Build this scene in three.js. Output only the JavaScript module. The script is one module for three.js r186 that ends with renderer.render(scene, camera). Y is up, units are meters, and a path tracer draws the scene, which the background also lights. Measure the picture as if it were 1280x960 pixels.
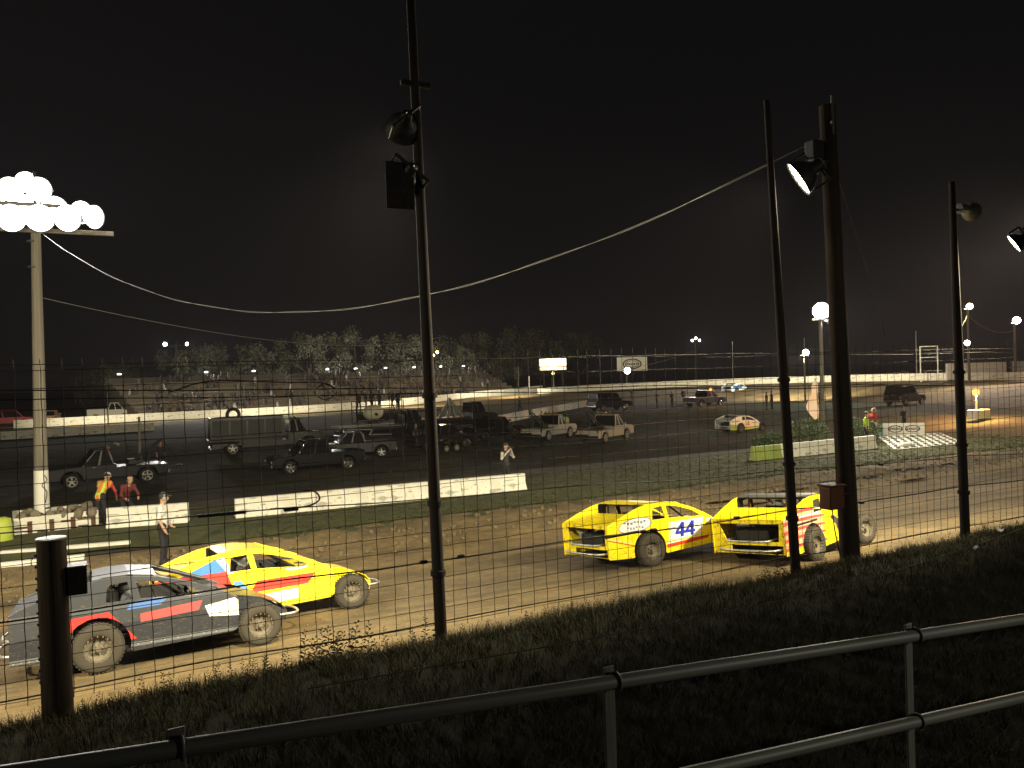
import * as THREE from 'three';
import { mergeGeometries, mergeVertices } from 'three/addons/utils/BufferGeometryUtils.js';
import { MarchingCubes } from 'three/addons/objects/MarchingCubes.js';
import { RoundedBoxGeometry } from 'three/addons/geometries/RoundedBoxGeometry.js';

// ---------------------------------------------------------------- camera, sky, exposure
// Axes: +x runs along the front straight (direction of travel), -z points across the track into the infield, y up, metres.
const scene = new THREE.Scene();
const camera = new THREE.PerspectiveCamera(50, 4 / 3, 0.1, 2500);
camera.position.set(0, 4.5, 0);
camera.rotation.order = 'YXZ';
camera.rotation.set(-0.83 * Math.PI / 180, -28 * Math.PI / 180, -1.8 * Math.PI / 180);
scene.add(camera);

const renderer = new THREE.WebGLRenderer({ antialias: true });
renderer.setSize(1024, 768);
renderer.toneMapping = THREE.LinearToneMapping;
renderer.toneMappingExposure = 1.0;
renderer.shadowMap.enabled = true;

// night sky: even and almost black
{
  const w = 64, h = 32, d = new Float32Array(w * h * 4);
  for (let i = 0; i < w * h; i++) d.set([0.0042, 0.0039, 0.0039, 1], i * 4);
  const t = new THREE.DataTexture(d, w, h, THREE.RGBAFormat, THREE.FloatType);
  t.mapping = THREE.EquirectangularReflectionMapping;
  t.magFilter = THREE.LinearFilter; t.needsUpdate = true;
  scene.background = t; scene.environment = t;
}
// dust and damp hanging in the night air over the track
scene.fog = new THREE.FogExp2(0xd8d2e4, 0.00016);

// ---------------------------------------------------------------- helpers
let seed = 12345;
const rnd = () => { seed = (seed * 1664525 + 1013904223) >>> 0; return seed / 4294967296; };
const rr = (a, b) => a + (b - a) * rnd();
const R = (d) => d * Math.PI / 180;
const V = (x, y, z) => new THREE.Vector3(x, y, z);
const W = (t, n, y) => new THREE.Vector3(t, y, -n);          // along the straight, across the track, height
const lerp = (a, b, t) => a + (b - a) * t;
const clamp = (x, a = 0, b = 1) => Math.min(b, Math.max(a, x));
const smooth = (a, b, x) => { const t = clamp((x - a) / (b - a)); return t * t * (3 - 2 * t); };
function hash2(x, y) { let h = (x * 374761393 + y * 668265263) | 0; h = Math.imul(h ^ (h >>> 13), 1274126177); return ((h ^ (h >>> 16)) >>> 0) / 4294967296; }
function vnoise(x, y, wrap = 0) {
  const xi = Math.floor(x), yi = Math.floor(y), fx = x - xi, fy = y - yi;
  const m = (a) => wrap ? ((a % wrap) + wrap) % wrap : a;
  const u = fx * fx * (3 - 2 * fx), v = fy * fy * (3 - 2 * fy);
  return lerp(lerp(hash2(m(xi), m(yi)), hash2(m(xi + 1), m(yi)), u), lerp(hash2(m(xi), m(yi + 1)), hash2(m(xi + 1), m(yi + 1)), u), v);
}
const fbm = (x, y, o = 4) => { let s = 0, a = 0.5, k = 1; for (let i = 0; i < o; i++) { s += a * vnoise(x * k + i * 17.3, y * k - i * 9.1); a *= 0.5; k *= 2; } return s; };

const taken = new Map();
function numbered(name) { const n = taken.get(name) || 0; taken.set(name, n + 1); return n ? name + '_' + String(n).padStart(3, '0') : name; }
function shade(o) { o.castShadow = true; o.receiveShadow = true; return o; }
function thing(name, label, category, p = V(0, 0, 0), turn = 0, group) {
  const o = new THREE.Group(); o.name = numbered(name); o.position.copy(p); o.rotation.y = turn;
  o.userData = { label, category }; if (group) o.userData.group = group;
  scene.add(o); return o;
}
function part(name, geo, mat, parent, label) {
  const g = Array.isArray(geo) ? merge(geo) : geo;
  const m = shade(new THREE.Mesh(g, mat)); m.name = name; parent.add(m);
  if (label) m.userData.label = label;
  return m;
}
function single(name, geo, mat, label, category, group) {
  const m = part(numbered(name), geo, mat, scene); m.userData = { label, category }; if (group) m.userData.group = group; return m;
}
function struct(name, geo, mat) { const m = part(numbered(name), geo, mat, scene); m.userData.kind = 'structure'; return m; }
function copyOf(src, p, turn, label, group) {
  const c = src.clone(); c.name = numbered(src.name.replace(/_\d{3}$/, '')); c.userData = { ...src.userData };
  if (label) c.userData.label = label; if (group) c.userData.group = group;
  c.position.copy(p); c.rotation.y = turn; scene.add(c); return c;
}
function merge(list) {
  const hasUv = list.every((g) => g.attributes.uv), hasC = list.every((g) => g.attributes.color);
  const gs = list.map((g) => {
    let a = g.index ? g.toNonIndexed() : g.clone();
    for (const k of Object.keys(a.attributes)) if (k !== 'position' && k !== 'normal' && !(k === 'uv' && hasUv) && !(k === 'color' && hasC)) a.deleteAttribute(k);
    return a;
  });
  return mergeGeometries(gs);
}
const box = (w, h, d, x = 0, y = 0, z = 0, rx = 0, ry = 0, rz = 0) => { const g = new THREE.BoxGeometry(w, h, d); g.rotateX(rx); g.rotateY(ry); g.rotateZ(rz); g.translate(x, y, z); return g; };
const rbox = (w, h, d, x = 0, y = 0, z = 0, r = 0.02, seg = 2) => { const g = new RoundedBoxGeometry(w, h, d, seg, Math.min(r, w / 2.01, h / 2.01, d / 2.01)); g.translate(x, y, z); return g; };
function rod(a, b, ra, rb = ra, seg = 10, caps = true) {
  const d = b.clone().sub(a), l = d.length();
  const g = new THREE.CylinderGeometry(rb, ra, l, seg, 1, !caps);
  g.translate(0, l / 2, 0);
  g.applyQuaternion(new THREE.Quaternion().setFromUnitVectors(V(0, 1, 0), d.normalize()));
  g.translate(a.x, a.y, a.z); return g;
}
const tube = (pts, r, seg = 24, rad = 6) => new THREE.TubeGeometry(new THREE.CatmullRomCurve3(pts), seg, r, rad, false);
function extrude(pts, depth, bevel = 0, holes = []) {        // outline in x,y extruded along z, centred
  const s = new THREE.Shape(pts.map(([x, y]) => new THREE.Vector2(x, y)));
  for (const h of holes) s.holes.push(new THREE.Path(h.map(([x, y]) => new THREE.Vector2(x, y))));
  const g = new THREE.ExtrudeGeometry(s, { depth: depth - 2 * bevel, bevelEnabled: bevel > 0, bevelThickness: bevel, bevelSize: bevel, bevelOffset: -bevel, bevelSegments: 2, curveSegments: 10 });
  g.translate(0, 0, -depth / 2 + bevel); return g;
}
function sheet(a, b, c, d, th = 0.012) {                     // a thin panel through four corners, given in order
  const n = b.clone().sub(a).cross(d.clone().sub(a)).normalize().multiplyScalar(th / 2);
  const p = [a, b, c, d].flatMap((q) => [q.clone().add(n), q.clone().sub(n)]);
  const [a1, a0, b1, b0, c1, c0, d1, d0] = p;
  const quads = [[a1, b1, c1, d1], [d0, c0, b0, a0], [a0, b0, b1, a1], [b0, c0, c1, b1], [c0, d0, d1, c1], [d0, a0, a1, d1]];
  const pos = [], uv = [];
  for (const q of quads) for (const k of [0, 1, 2, 0, 2, 3]) { pos.push(q[k].x, q[k].y, q[k].z); uv.push([0, 1, 1, 0][k], [0, 0, 1, 1][k]); }
  const g = new THREE.BufferGeometry(); g.setAttribute('position', new THREE.Float32BufferAttribute(pos, 3)); g.setAttribute('uv', new THREE.Float32BufferAttribute(uv, 2));
  g.computeVertexNormals(); return g;
}
function mat(rgb, rough = 0.8, metal = 0, extra = {}) {
  const m = new THREE.MeshStandardMaterial({ roughness: rough, metalness: metal, side: THREE.DoubleSide, ...extra });
  m.color.setRGB(rgb[0], rgb[1], rgb[2]); return m;
}
function glow(rgb, k) { const m = new THREE.MeshStandardMaterial({ roughness: 0.5 }); m.color.setRGB(0.8, 0.8, 0.8); m.emissive.setRGB(rgb[0], rgb[1], rgb[2]); m.emissiveIntensity = k; return m; }
function tex(size, fn, srgb = true) {                        // fn(u, v) in 0..1 -> [r, g, b] in 0..1
  const [w, h] = Array.isArray(size) ? size : [size, size], d = new Uint8Array(w * h * 4);
  for (let j = 0; j < h; j++) for (let i = 0; i < w; i++) {
    const c = fn(i / w, j / h); const k = (j * w + i) * 4;
    d[k] = clamp(c[0]) * 255; d[k + 1] = clamp(c[1]) * 255; d[k + 2] = clamp(c[2]) * 255; d[k + 3] = 255;
  }
  const t = new THREE.DataTexture(d, w, h); t.wrapS = t.wrapT = THREE.RepeatWrapping; t.magFilter = THREE.LinearFilter; t.minFilter = THREE.LinearMipmapLinearFilter; t.generateMipmaps = true;
  if (srgb) t.colorSpace = THREE.SRGBColorSpace; t.needsUpdate = true; return t;
}
function canvasTex(w, h, draw) {
  const c = document.createElement('canvas'); c.width = w; c.height = h; draw(c.getContext('2d'), w, h);
  const t = new THREE.CanvasTexture(c); t.colorSpace = THREE.SRGBColorSpace; return t;
}
const wn = (u, v, k, s = 0) => vnoise(u * k + s * k, v * k, k);   // noise that wraps after one texture
const wf = (u, v, k, o = 4, s = 0) => { let r = 0, a = 0.5; for (let i = 0; i < o; i++) { r += a * wn(u, v, k, i + s); k *= 2; a *= 0.5; } return r / (1 - Math.pow(0.5, o)); };

// ---------------------------------------------------------------- shared materials
const dirtMap = tex(1024, (u, v) => {
  const streak = wf(u, v, 4, 3) * 0.35 + vnoise(u * 6, v * 220, 0) * 0.16 + vnoise(u * 10 + 5, v * 90, 0) * 0.16, grain = wn(u, v, 256) * 0.22 + wn(u, v, 512, 3) * 0.2 + wf(u, v, 24, 4, 2) * 0.35;
  const k = 0.2 + 0.38 * (streak + grain);
  return [k * 1.03, k * 0.88, k * 0.6];
});
const dirtBump = tex(1024, (u, v) => { const k = wf(u, v, 40, 4) * 0.6 + vnoise(u * 6, v * 180, 0) * 0.3 + wn(u, v, 300) * 0.2; return [k, k, k]; }, false);
const trackMat = new THREE.MeshStandardMaterial({ map: dirtMap, bumpMap: dirtBump, bumpScale: 0.03, roughness: 0.95, vertexColors: true, side: THREE.DoubleSide });
const soilMap = tex(512, (u, v) => { const a = wf(u, v, 8, 5), b = wf(u, v, 60, 3, 5), g = smooth(0.45, 0.6, wf(u, v, 5, 4, 9)); const k = 0.1 + 0.18 * a + 0.13 * b; return [k * lerp(1, 0.85, g), k * lerp(0.9, 1.0, g), k * lerp(0.72, 0.55, g)]; });
const soilMat = new THREE.MeshStandardMaterial({ map: soilMap, bumpMap: dirtBump, bumpScale: 0.04, roughness: 1, side: THREE.DoubleSide });
const turfMap = tex(512, (u, v) => { const a = wf(u, v, 10, 4), b = wn(u, v, 200), c = wn(u, v, 400, 2); const k = 0.1 + 0.14 * a + 0.14 * b + 0.09 * c; return [k * 0.96, k * 1.0, k * 0.5]; });
const turfMat = new THREE.MeshStandardMaterial({ map: turfMap, bumpMap: turfMap, bumpScale: 0.05, roughness: 1, side: THREE.DoubleSide });
const concMap = tex(512, (u, v) => { const a = wf(u, v, 6, 5), s = smooth(0.62, 0.75, wf(u, v, 14, 3, 4)), d = smooth(0.93, 0.97, wn(u, v, 40, 7)); const k = 0.84 + 0.12 * a - 0.1 * s * a - 0.35 * d - 0.2 * smooth(0.72, 0.86, vnoise(u * 7, v * 40)) * smooth(0.4, 0.6, wf(u, v, 5, 3, 8)); return [k, k * 0.985, k * 0.94]; });
const whiteConcrete = new THREE.MeshStandardMaterial({ map: concMap, roughness: 0.85 });
const rustMap = tex(256, (u, v) => { const a = wf(u, v, 8, 4), b = smooth(0.45, 0.65, wf(u, v, 20, 3, 3)); const k = 0.2 + 0.15 * a; return [k * lerp(0.9, 1.15, b), k * lerp(0.85, 0.8, b), k * lerp(0.8, 0.62, b)]; });
const steelDark = new THREE.MeshStandardMaterial({ map: rustMap, roughness: 0.8, metalness: 0.1 }); steelDark.color.setRGB(0.5, 0.5, 0.5);
const galv = new THREE.MeshStandardMaterial({ roughness: 0.5, metalness: 0.1, color: 0x9a9a90, map: tex(256, (u, v) => { const a = 0.7 + 0.3 * wf(u, v, 18, 3); return [a, a, a * 0.97]; }) });
const wireMat = mat([0.06, 0.05, 0.04], 0.75, 0.3), cableMat = mat([0.05, 0.045, 0.04], 0.6, 0.4), wireCable = mat([0.22, 0.22, 0.21], 0.5, 0.2);
const woodMap = tex(256, (u, v) => { const g = vnoise(u * 40, v * 3, 0) * 0.5 + vnoise(u * 90, v * 8, 0) * 0.3 + wf(u, v, 6, 3) * 0.4; const k = 0.2 + 0.22 * g; return [k, k * 0.85, k * 0.68]; });
const darkWood = new THREE.MeshStandardMaterial({ map: woodMap, roughness: 0.95, bumpMap: woodMap, bumpScale: 0.02 }); darkWood.color.setRGB(0.5, 0.48, 0.46);
const greyWood = new THREE.MeshStandardMaterial({ roughness: 0.9, map: tex(256, (u, v) => { const g = vnoise(u * 40, v * 3, 0) * 0.5 + vnoise(u * 90, v * 8, 0) * 0.3 + wf(u, v, 6, 3) * 0.4; const k = 0.34 + 0.22 * g; return [k, k * 0.95, k * 0.87]; }) });
const rubber = mat([0.022, 0.02, 0.018], 0.9), dirtyRubber = mat([0.04, 0.034, 0.025], 0.95), black = mat([0.012, 0.012, 0.012], 0.6), chrome = mat([0.75, 0.75, 0.75], 0.22, 1), glass = mat([0.012, 0.013, 0.015], 0.08, 0.0), blackPaint = mat([0.014, 0.015, 0.018], 0.25);
const alu = mat([0.6, 0.6, 0.58], 0.4, 0.8);
// ---------------------------------------------------------------- terrain and track
const CT = 38, CN = 63, RIN = 39, ROUT = 56;                 // turn: centre and radii of the inner and outer edge
function gridGeo(nx, ny, fn, uvScale, col) {
  const pos = [], uv = [], idx = [], c = [];
  for (let j = 0; j <= ny; j++) for (let i = 0; i <= nx; i++) {
    const p = fn(i / nx, j / ny); pos.push(p.x, p.y, p.z); uv.push(p.x / uvScale, -p.z / uvScale);
    if (col) c.push(...col(p));
    if (i < nx && j < ny) { const a = j * (nx + 1) + i; idx.push(a, a + 1, a + nx + 2, a, a + nx + 2, a + nx + 1); }
  }
  const g = new THREE.BufferGeometry(); g.setAttribute('position', new THREE.Float32BufferAttribute(pos, 3)); g.setAttribute('uv', new THREE.Float32BufferAttribute(uv, 2));
  if (col) g.setAttribute('color', new THREE.Float32BufferAttribute(c, 3));
  g.setIndex(idx); g.computeVertexNormals(); return g;
}
struct('ground', gridGeo(60, 60, (a, b) => { const t = lerp(-700, 900, a), n = lerp(-300, 1000, b); return W(t, n, -1.05); }, 9), soilMat);
const gy = (n, t = 0) => -0.95 * smooth(33, 38, n) * (1 - smooth(56, 68, n)) * (1 - smooth(50, 62, t));   // the middle of the infield lies lower than the track
// infield inside the track: packed dirt and thin grass
struct('infield', gridGeo(110, 90, (a, b) => {
  const t = lerp(-20, CT + RIN - 0.5, a), half = t > CT ? Math.sqrt(Math.max(0, (RIN + 0.3) ** 2 - (t - CT) ** 2)) : RIN + 0.3;
  const n = CN + lerp(-half, half, b); return W(t, n, gy(n, t) - 0.03 + 0.05 * (fbm(t * 0.6, n * 0.6, 3) - 0.45));
}, 7), soilMat);
struct('paddock_ground', gridGeo(60, 30, (a, b) => { const t = lerp(-120, 260, a), n = lerp(102.5, 420, b); return W(t, n, -0.07); }, 9), soilMat);
// mown grass apron between the track and the white barriers
struct('grass_apron', gridGeo(120, 14, (a, b) => { const t = lerp(-9, 46, a), n = lerp(23.2 + 1.6 * smooth(5, 0, t) + 0.5 * fbm(t * 0.5, 2), 30.5 + 1.2 * fbm(t * 0.4, 9), b); return W(t, n, 0.012 + 0.05 * smooth(0, 0.2, b) + 0.03 * fbm(t, n, 3)); }, 4), turfMat);
const tone = (p) => {                                        // damp dark clay and dry pale dust lie in lanes along the track
  const t = p.x, n = -p.z;
  const lane = fbm(t * 0.05 + 3, n * 0.9, 4), blotch = fbm(t * 0.25, n * 0.4, 4);
  const k = clamp(0.74 + 1.0 * (lane - 0.47) + 0.5 * (blotch - 0.47) - 0.22 * smooth(0.55, 0.7, fbm(t * 0.03 + 8, n * 1.7, 3)), 0.3, 1.15); return [k, k * 0.985, k * 0.96];
};
const trackY = (n) => n < 19.5 ? (15.5 - Math.max(n, 8)) * 0.1 : -0.4 * (1 - smooth(19.5, 24, n));   // banked straight, ditch along the inner groove
const edgeClods = (t, n) => 0.10 * Math.pow(fbm(t * 2.3, n * 2.6, 4), 2) * smooth(20.5, 22.5, n) * (1 - smooth(23.6, 24.6, n)) * 2.2;
const front = gridGeo(420, 150, (a, b) => {
  const t = lerp(-14, CT, a), n = lerp(7.6, 24.4, b);
  return W(t, n, lerp(trackY(n), 0, smooth(33, CT, t)) + 0.045 * (fbm(t * 0.35, n * 1.6, 4) - 0.5) + 0.012 * (vnoise(t * 0.7, n * 9) - 0.5) + edgeClods(t, n));
}, 5.2, tone);
const bankOf = (th) => 0.25 + 1.65 * Math.sin(clamp((th + Math.PI / 2) / Math.PI) * Math.PI);   // the turn is banked
const turnG = gridGeo(120, 24, (a, b) => {
  const th = lerp(-Math.PI / 2, Math.PI / 2, a), r = lerp(RIN, ROUT, b);
  const k = smooth(0, 0.12, a);
  return W(CT + r * Math.cos(th), CN + r * Math.sin(th), k * b * bankOf(th) + 0.03 * (fbm(r * 1.5, th * 20, 3) - 0.5));
}, 5.2, tone);
const backG = gridGeo(60, 24, (a, b) => { const t = lerp(-30, CT, a), n = lerp(CN + RIN, CN + ROUT, b); return W(t, n, 0.25 * b * smooth(-10, CT, t) + 0.02 * fbm(t, n)); }, 5.2, tone);
struct('dirt_track', [front, turnG, backG], trackMat);

// wet mud holes along the inner groove
const wet = mat([0.035, 0.028, 0.02], 0.06);
for (const [t, n, a, b] of [[22.5, 21.9, 1.6, 0.22], [26.5, 22.2, 1.9, 0.18], [19.6, 21.6, 0.8, 0.18], [31.5, 22.6, 2.2, 0.25], [36.5, 23.0, 1.5, 0.22], [29, 21.2, 0.9, 0.12], [20.4, 20.9, 0.7, 0.1]]) {
  const s = []; for (let i = 0; i < 26; i++) { const w = i / 26 * 6.283, k = 0.7 + 0.6 * fbm(Math.cos(w) * 2 + t, Math.sin(w) * 2 + n, 3); s.push(new THREE.Vector2(Math.cos(w) * a * k, Math.sin(w) * b * k)); }
  const g = new THREE.ShapeGeometry(new THREE.Shape(s)); g.rotateX(-Math.PI / 2); g.translate(t, 0.055 + trackY(n), -n); struct('puddle', g, wet);
}
// clods thrown up along the inner groove
{
  const g = new THREE.IcosahedronGeometry(1, 1), p = g.attributes.position; for (let i = 0; i < p.count; i++) { const k = 0.75 + 0.5 * hash2(Math.round(p.getX(i) * 50), Math.round(p.getY(i) * 50 + p.getZ(i) * 77)); p.setXYZ(i, p.getX(i) * k, p.getY(i) * k * 0.7, p.getZ(i) * k); } g.computeVertexNormals();
  const n = 1900, m = new THREE.InstancedMesh(g, mat([0.15, 0.115, 0.066], 0.95), n), o = new THREE.Object3D();
  for (let i = 0; i < n; i++) {
    const inner = rnd() < 0.75, t = rr(-4, 40), nn = inner ? 22.4 + (rnd() + rnd() - 1) * 1.6 : rr(10, 22), s = (inner ? 0.012 + 0.075 * Math.pow(rnd(), 2.5) : rr(0.006, 0.02)) * (0.4 + rnd());
    o.position.copy(W(t, nn, (inner ? 0.06 : 0.01) + trackY(nn) * (1 - smooth(33, CT, t)))); o.scale.setScalar(s); o.rotation.set(rnd() * 6, rnd() * 6, rnd() * 6); o.updateMatrix(); m.setMatrixAt(i, o.matrix);
  }
  m.name = 'dirt_clods'; m.userData = { kind: 'stuff', label: 'brown dirt clods scattered along the track groove', category: 'dirt' }; shade(m); scene.add(m);
}
// spectator bank in front of the camera: flat top, steep face down to the track
const bankY = (t, n) => 1.97 - 2.05 * Math.pow(smooth(6.9, 10.4, n + 0.5 * (fbm(t * 0.7, n * 0.7, 3) - 0.45)), 0.9) + 0.08 * (fbm(t * 0.9, n * 0.9, 4) - 0.5) * (1 - smooth(7, 9, n));
struct('grass_bank', gridGeo(260, 110, (a, b) => { const t = lerp(-18, 60, a * a * 0.5 + a * 0.5), n = lerp(-12, 10.6, Math.pow(b, 0.6)); return W(t, n, bankY(t, n)); }, 3.1), new THREE.MeshStandardMaterial({ map: turfMap, color: 0x8a7f62, roughness: 1, side: THREE.DoubleSide }));

// grass and weeds on the bank
function bladeGeo(h, w, bend, n, spread) {
  const pos = [];
  for (let k = 0; k < n; k++) {
    const a = k / n * 6.283 + rnd(), dx = Math.cos(a), dz = Math.sin(a), hh = h * rr(0.6, 1.1), ox = dx * spread * rnd(), oz = dz * spread * rnd();
    const px = -dz * w / 2, pz = dx * w / 2, b1 = bend * rr(0.2, 0.6), b2 = bend * rr(0.9, 1.6);
    const A = [ox - px, 0, oz - pz], B = [ox + px, 0, oz + pz], C = [ox + dx * b1 * hh + px * 0.7, hh * 0.6, oz + dz * b1 * hh + pz * 0.7], D = [ox + dx * b1 * hh - px * 0.7, hh * 0.6, oz + dz * b1 * hh - pz * 0.7], E = [ox + dx * b2 * hh, hh, oz + dz * b2 * hh];
    pos.push(...A, ...B, ...C, ...A, ...C, ...D, ...D, ...C, ...E);
  }
  const g = new THREE.BufferGeometry(); g.setAttribute('position', new THREE.Float32BufferAttribute(pos, 3)); g.computeVertexNormals(); return g;
}
function scatter(name, geo, m, n, place, info) {
  const im = new THREE.InstancedMesh(geo, m, n), o = new THREE.Object3D(), c = new THREE.Color();
  for (let i = 0; i < n; i++) { const { p, s, sy } = place(i); o.position.copy(p); o.scale.set(s, sy ?? s, s); o.rotation.set(rr(-0.15, 0.15), rnd() * 6.283, rr(-0.15, 0.15)); o.updateMatrix(); im.setMatrixAt(i, o.matrix); const k = rr(0.6, 1.3), dry = rnd() * rnd(); im.setColorAt(i, c.setRGB(k * (1 + 0.7 * dry), k * (1 + 0.1 * dry), k * (1 - 0.1 * dry))); }
  im.name = name; im.userData = { kind: 'stuff', ...info }; shade(im); scene.add(im); return im;
}
const grassMat = mat([0.036, 0.038, 0.014], 0.9);
scatter('grass', bladeGeo(0.13, 0.006, 0.6, 9, 0.07), grassMat, 26000, () => { const t = rr(-3, 17), n = rr(2.6, 8.6); return { p: W(t, n, bankY(t, n) - 0.01), s: rr(0.5, 1.2) }; }, { label: 'dark grass covering the spectator bank', category: 'grass' });
scatter('weeds', bladeGeo(0.24, 0.007, 0.5, 8, 0.05), grassMat, 7000, () => { const t = rr(-3, 17), n = 7.6 + (rnd() + rnd() - 1) * 0.8; const pk = smooth(0.42, 0.7, fbm(t * 1.3, 4, 3)); return { p: W(t, n, bankY(t, n) - 0.01), s: rr(0.45, 0.8) + 0.35 * pk * rnd(), sy: (rr(0.3, 0.75) + 0.7 * pk * rnd()) }; }, { label: 'tall weeds growing along the foot of the catch fence', category: 'weeds' });
{ // leafy weed stalks that stand out against the lit track
  const pos = []; for (let i = 0; i < 22; i++) { const y = 0.05 + 0.5 * i / 22, a = i * 2.4, l = 0.07 * (1.1 - i / 26), dx = Math.cos(a), dz = Math.sin(a); pos.push(0, y, 0, dx * l - dz * 0.014, y + 0.03, dz * l + dx * 0.014, dx * l * 1.8, y + 0.02, dz * l * 1.8, 0, y, 0, dx * l * 1.8, y + 0.02, dz * l * 1.8, dx * l + dz * 0.014, y + 0.03, dz * l - dx * 0.014); }
  pos.push(-0.003, 0, 0, 0.003, 0, 0, 0, 0.58, 0, 0, 0, -0.003, 0, 0, 0.003, 0, 0.58, 0);
  const g = new THREE.BufferGeometry(); g.setAttribute('position', new THREE.Float32BufferAttribute(pos, 3)); g.computeVertexNormals();
  scatter('weed_stalks', g, grassMat, 900, () => { const t = rr(-2, 16), n = rr(7.3, 8.4); const pk = smooth(0.4, 0.65, fbm(t * 0.9, 14, 3)); return { p: W(t, n, bankY(t, n) - 0.02), s: rr(0.2, 0.45) + 0.45 * pk * rnd() }; }, { label: 'leafy weed stalks standing along the bank edge', category: 'weeds' });
}
scatter('apron_grass', bladeGeo(0.09, 0.012, 0.5, 8, 0.08), mat([0.042, 0.048, 0.017], 0.9), 16000, () => { const t = 4 + 42 * Math.pow(rnd(), 0.9), n = rr(23.8, 30.6); return { p: W(t, n, 0.04), s: rr(0.5, 1.1) }; }, { label: 'short mown grass in front of the white barriers', category: 'grass' });

// ---------------------------------------------------------------- lamps
const warmLight = new THREE.Color(1.0, 0.88, 0.58), coolLight = new THREE.Color(1.0, 0.95, 0.86), orangeLight = new THREE.Color(1, 0.5, 0.16);
const bowlGeo = new THREE.LatheGeometry([[0.02, -0.34], [0.07, -0.33], [0.09, -0.2], [0.15, -0.16], [0.22, -0.07], [0.25, 0.02], [0.255, 0.02], [0.24, 0.015], [0.205, -0.06], [0.13, -0.14]].map(([a, b]) => new THREE.Vector2(a, b)), 28);
bowlGeo.rotateX(Math.PI / 2);                                 // opens towards +z
const lensGeo = new THREE.LatheGeometry([[0, -0.09], [0.16, -0.08], [0.236, 0.0]].map(([a, b]) => new THREE.Vector2(a, b)), 16); lensGeo.rotateX(Math.PI / 2);
const bracketGeo = (s) => merge([rod(V(-0.27 * s, 0, -0.02), V(-0.27 * s, 0, -0.3 * s), 0.015), rod(V(0.27 * s, 0, -0.02), V(0.27 * s, 0, -0.3 * s), 0.015), rod(V(-0.27 * s, 0, -0.3 * s), V(0.27 * s, 0, -0.3 * s), 0.018)]);
const housing = mat([0.05, 0.05, 0.05], 0.5, 0.4);
// one floodlight head: a part of its pole; the light sits just in front of the glowing lens and is as wide as it
function floodlight(parent, at, aim, { s = 1, color = warmLight, cd = 300, shine = 20, cone = 65, blend = 0.6, name = 'floodlight' } = {}) {
  const h = new THREE.Group(); h.name = name; h.position.copy(at); parent.add(h);
  parent.updateMatrixWorld(true);
  const local = parent.worldToLocal(aim.clone()); const dir = local.sub(at).normalize();
  h.quaternion.setFromUnitVectors(V(0, 0, 1), dir);
  const b = part('housing', bowlGeo, housing, h); b.scale.setScalar(s);
  const l = part('lens', lensGeo, shine > 0 ? glow([color.r, color.g, color.b], shine) : glass, h); l.scale.setScalar(s);
  part('bracket', bracketGeo(s), housing, h);
  if (cd > 0) {
    const L = new THREE.SpotLight(color, cd, 0, R(cone), blend, 2); L.name = 'lamp_light'; L.position.set(0, 0, 0.05 * s); L.target.position.set(0, 0, 3); h.add(L); h.add(L.target);
    L.castShadow = true; L.shadow.radius = 10 * s; L.shadow.mapSize.set(1024, 1024);
  }
  return h;
}
function pole(parent, h, r0, r1, m, lean = V(0, 0, 0), name = 'pole') { return part(name, rod(V(0, 0, 0), V(lean.x, h, lean.z), r0, r1, 14), m, parent); }
// ---------------------------------------------------------------- concrete barriers
const barrierShape = (h) => [[-0.26, 0], [0.26, 0], [0.24, 0.1], [0.13, 0.3], [0.1, h], [-0.1, h], [-0.13, 0.3], [-0.24, 0.1]];
function barrierLine(name, label, from, to, n, h, group) {
  const d = to.clone().sub(from), len = d.length(), o = thing(name, label, 'barrier', from, Math.atan2(-d.z, d.x), group);
  for (let i = 0; i < n; i++) {
    const L = len / n, g = extrude(barrierShape(h), L - 0.025, 0.015); g.rotateY(Math.PI / 2); g.translate((i + 0.5) * L, 0.004 * (i % 3) + 0.01, 0.01 * ((i * 7) % 3 - 1));
    const uv = g.attributes.uv, p = g.attributes.position; for (let k = 0; k < uv.count; k++) uv.setXY(k, (p.getX(k) + i * 1.7) / 2.1, (p.getY(k) + p.getZ(k)) / 2.1);
    part('concrete_block', g, whiteConcrete, o);
  }
  return o;
}
barrierLine('concrete_barrier', 'long white concrete barrier with a photographer standing behind its end', W(4.45, 27.8, 0), W(14.9, 27.25, 0), 4, 0.66);
barrierLine('concrete_barrier', 'short white concrete barrier beside the man in the orange safety vest', W(0.75, 28.5, 0), W(3.1, 28.0, 0), 1, 0.66);
const wallR = barrierLine('concrete_barrier', 'white concrete barrier in front of the bushes with a green end', W(29.2, 28.3, 0), W(35.7, 28.25, 0), 3, 0.7);
const limePaint = new THREE.MeshStandardMaterial({ map: concMap, roughness: 0.6 }); limePaint.color.setRGB(0.4, 0.52, 0.15);
{ const g = extrude(barrierShape(0.7), 1.7, 0.02); g.rotateY(Math.PI / 2); g.translate(-0.88, 0.01, 0); part('painted_end', g, limePaint, wallR, 'lime green painted end block'); }
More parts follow.
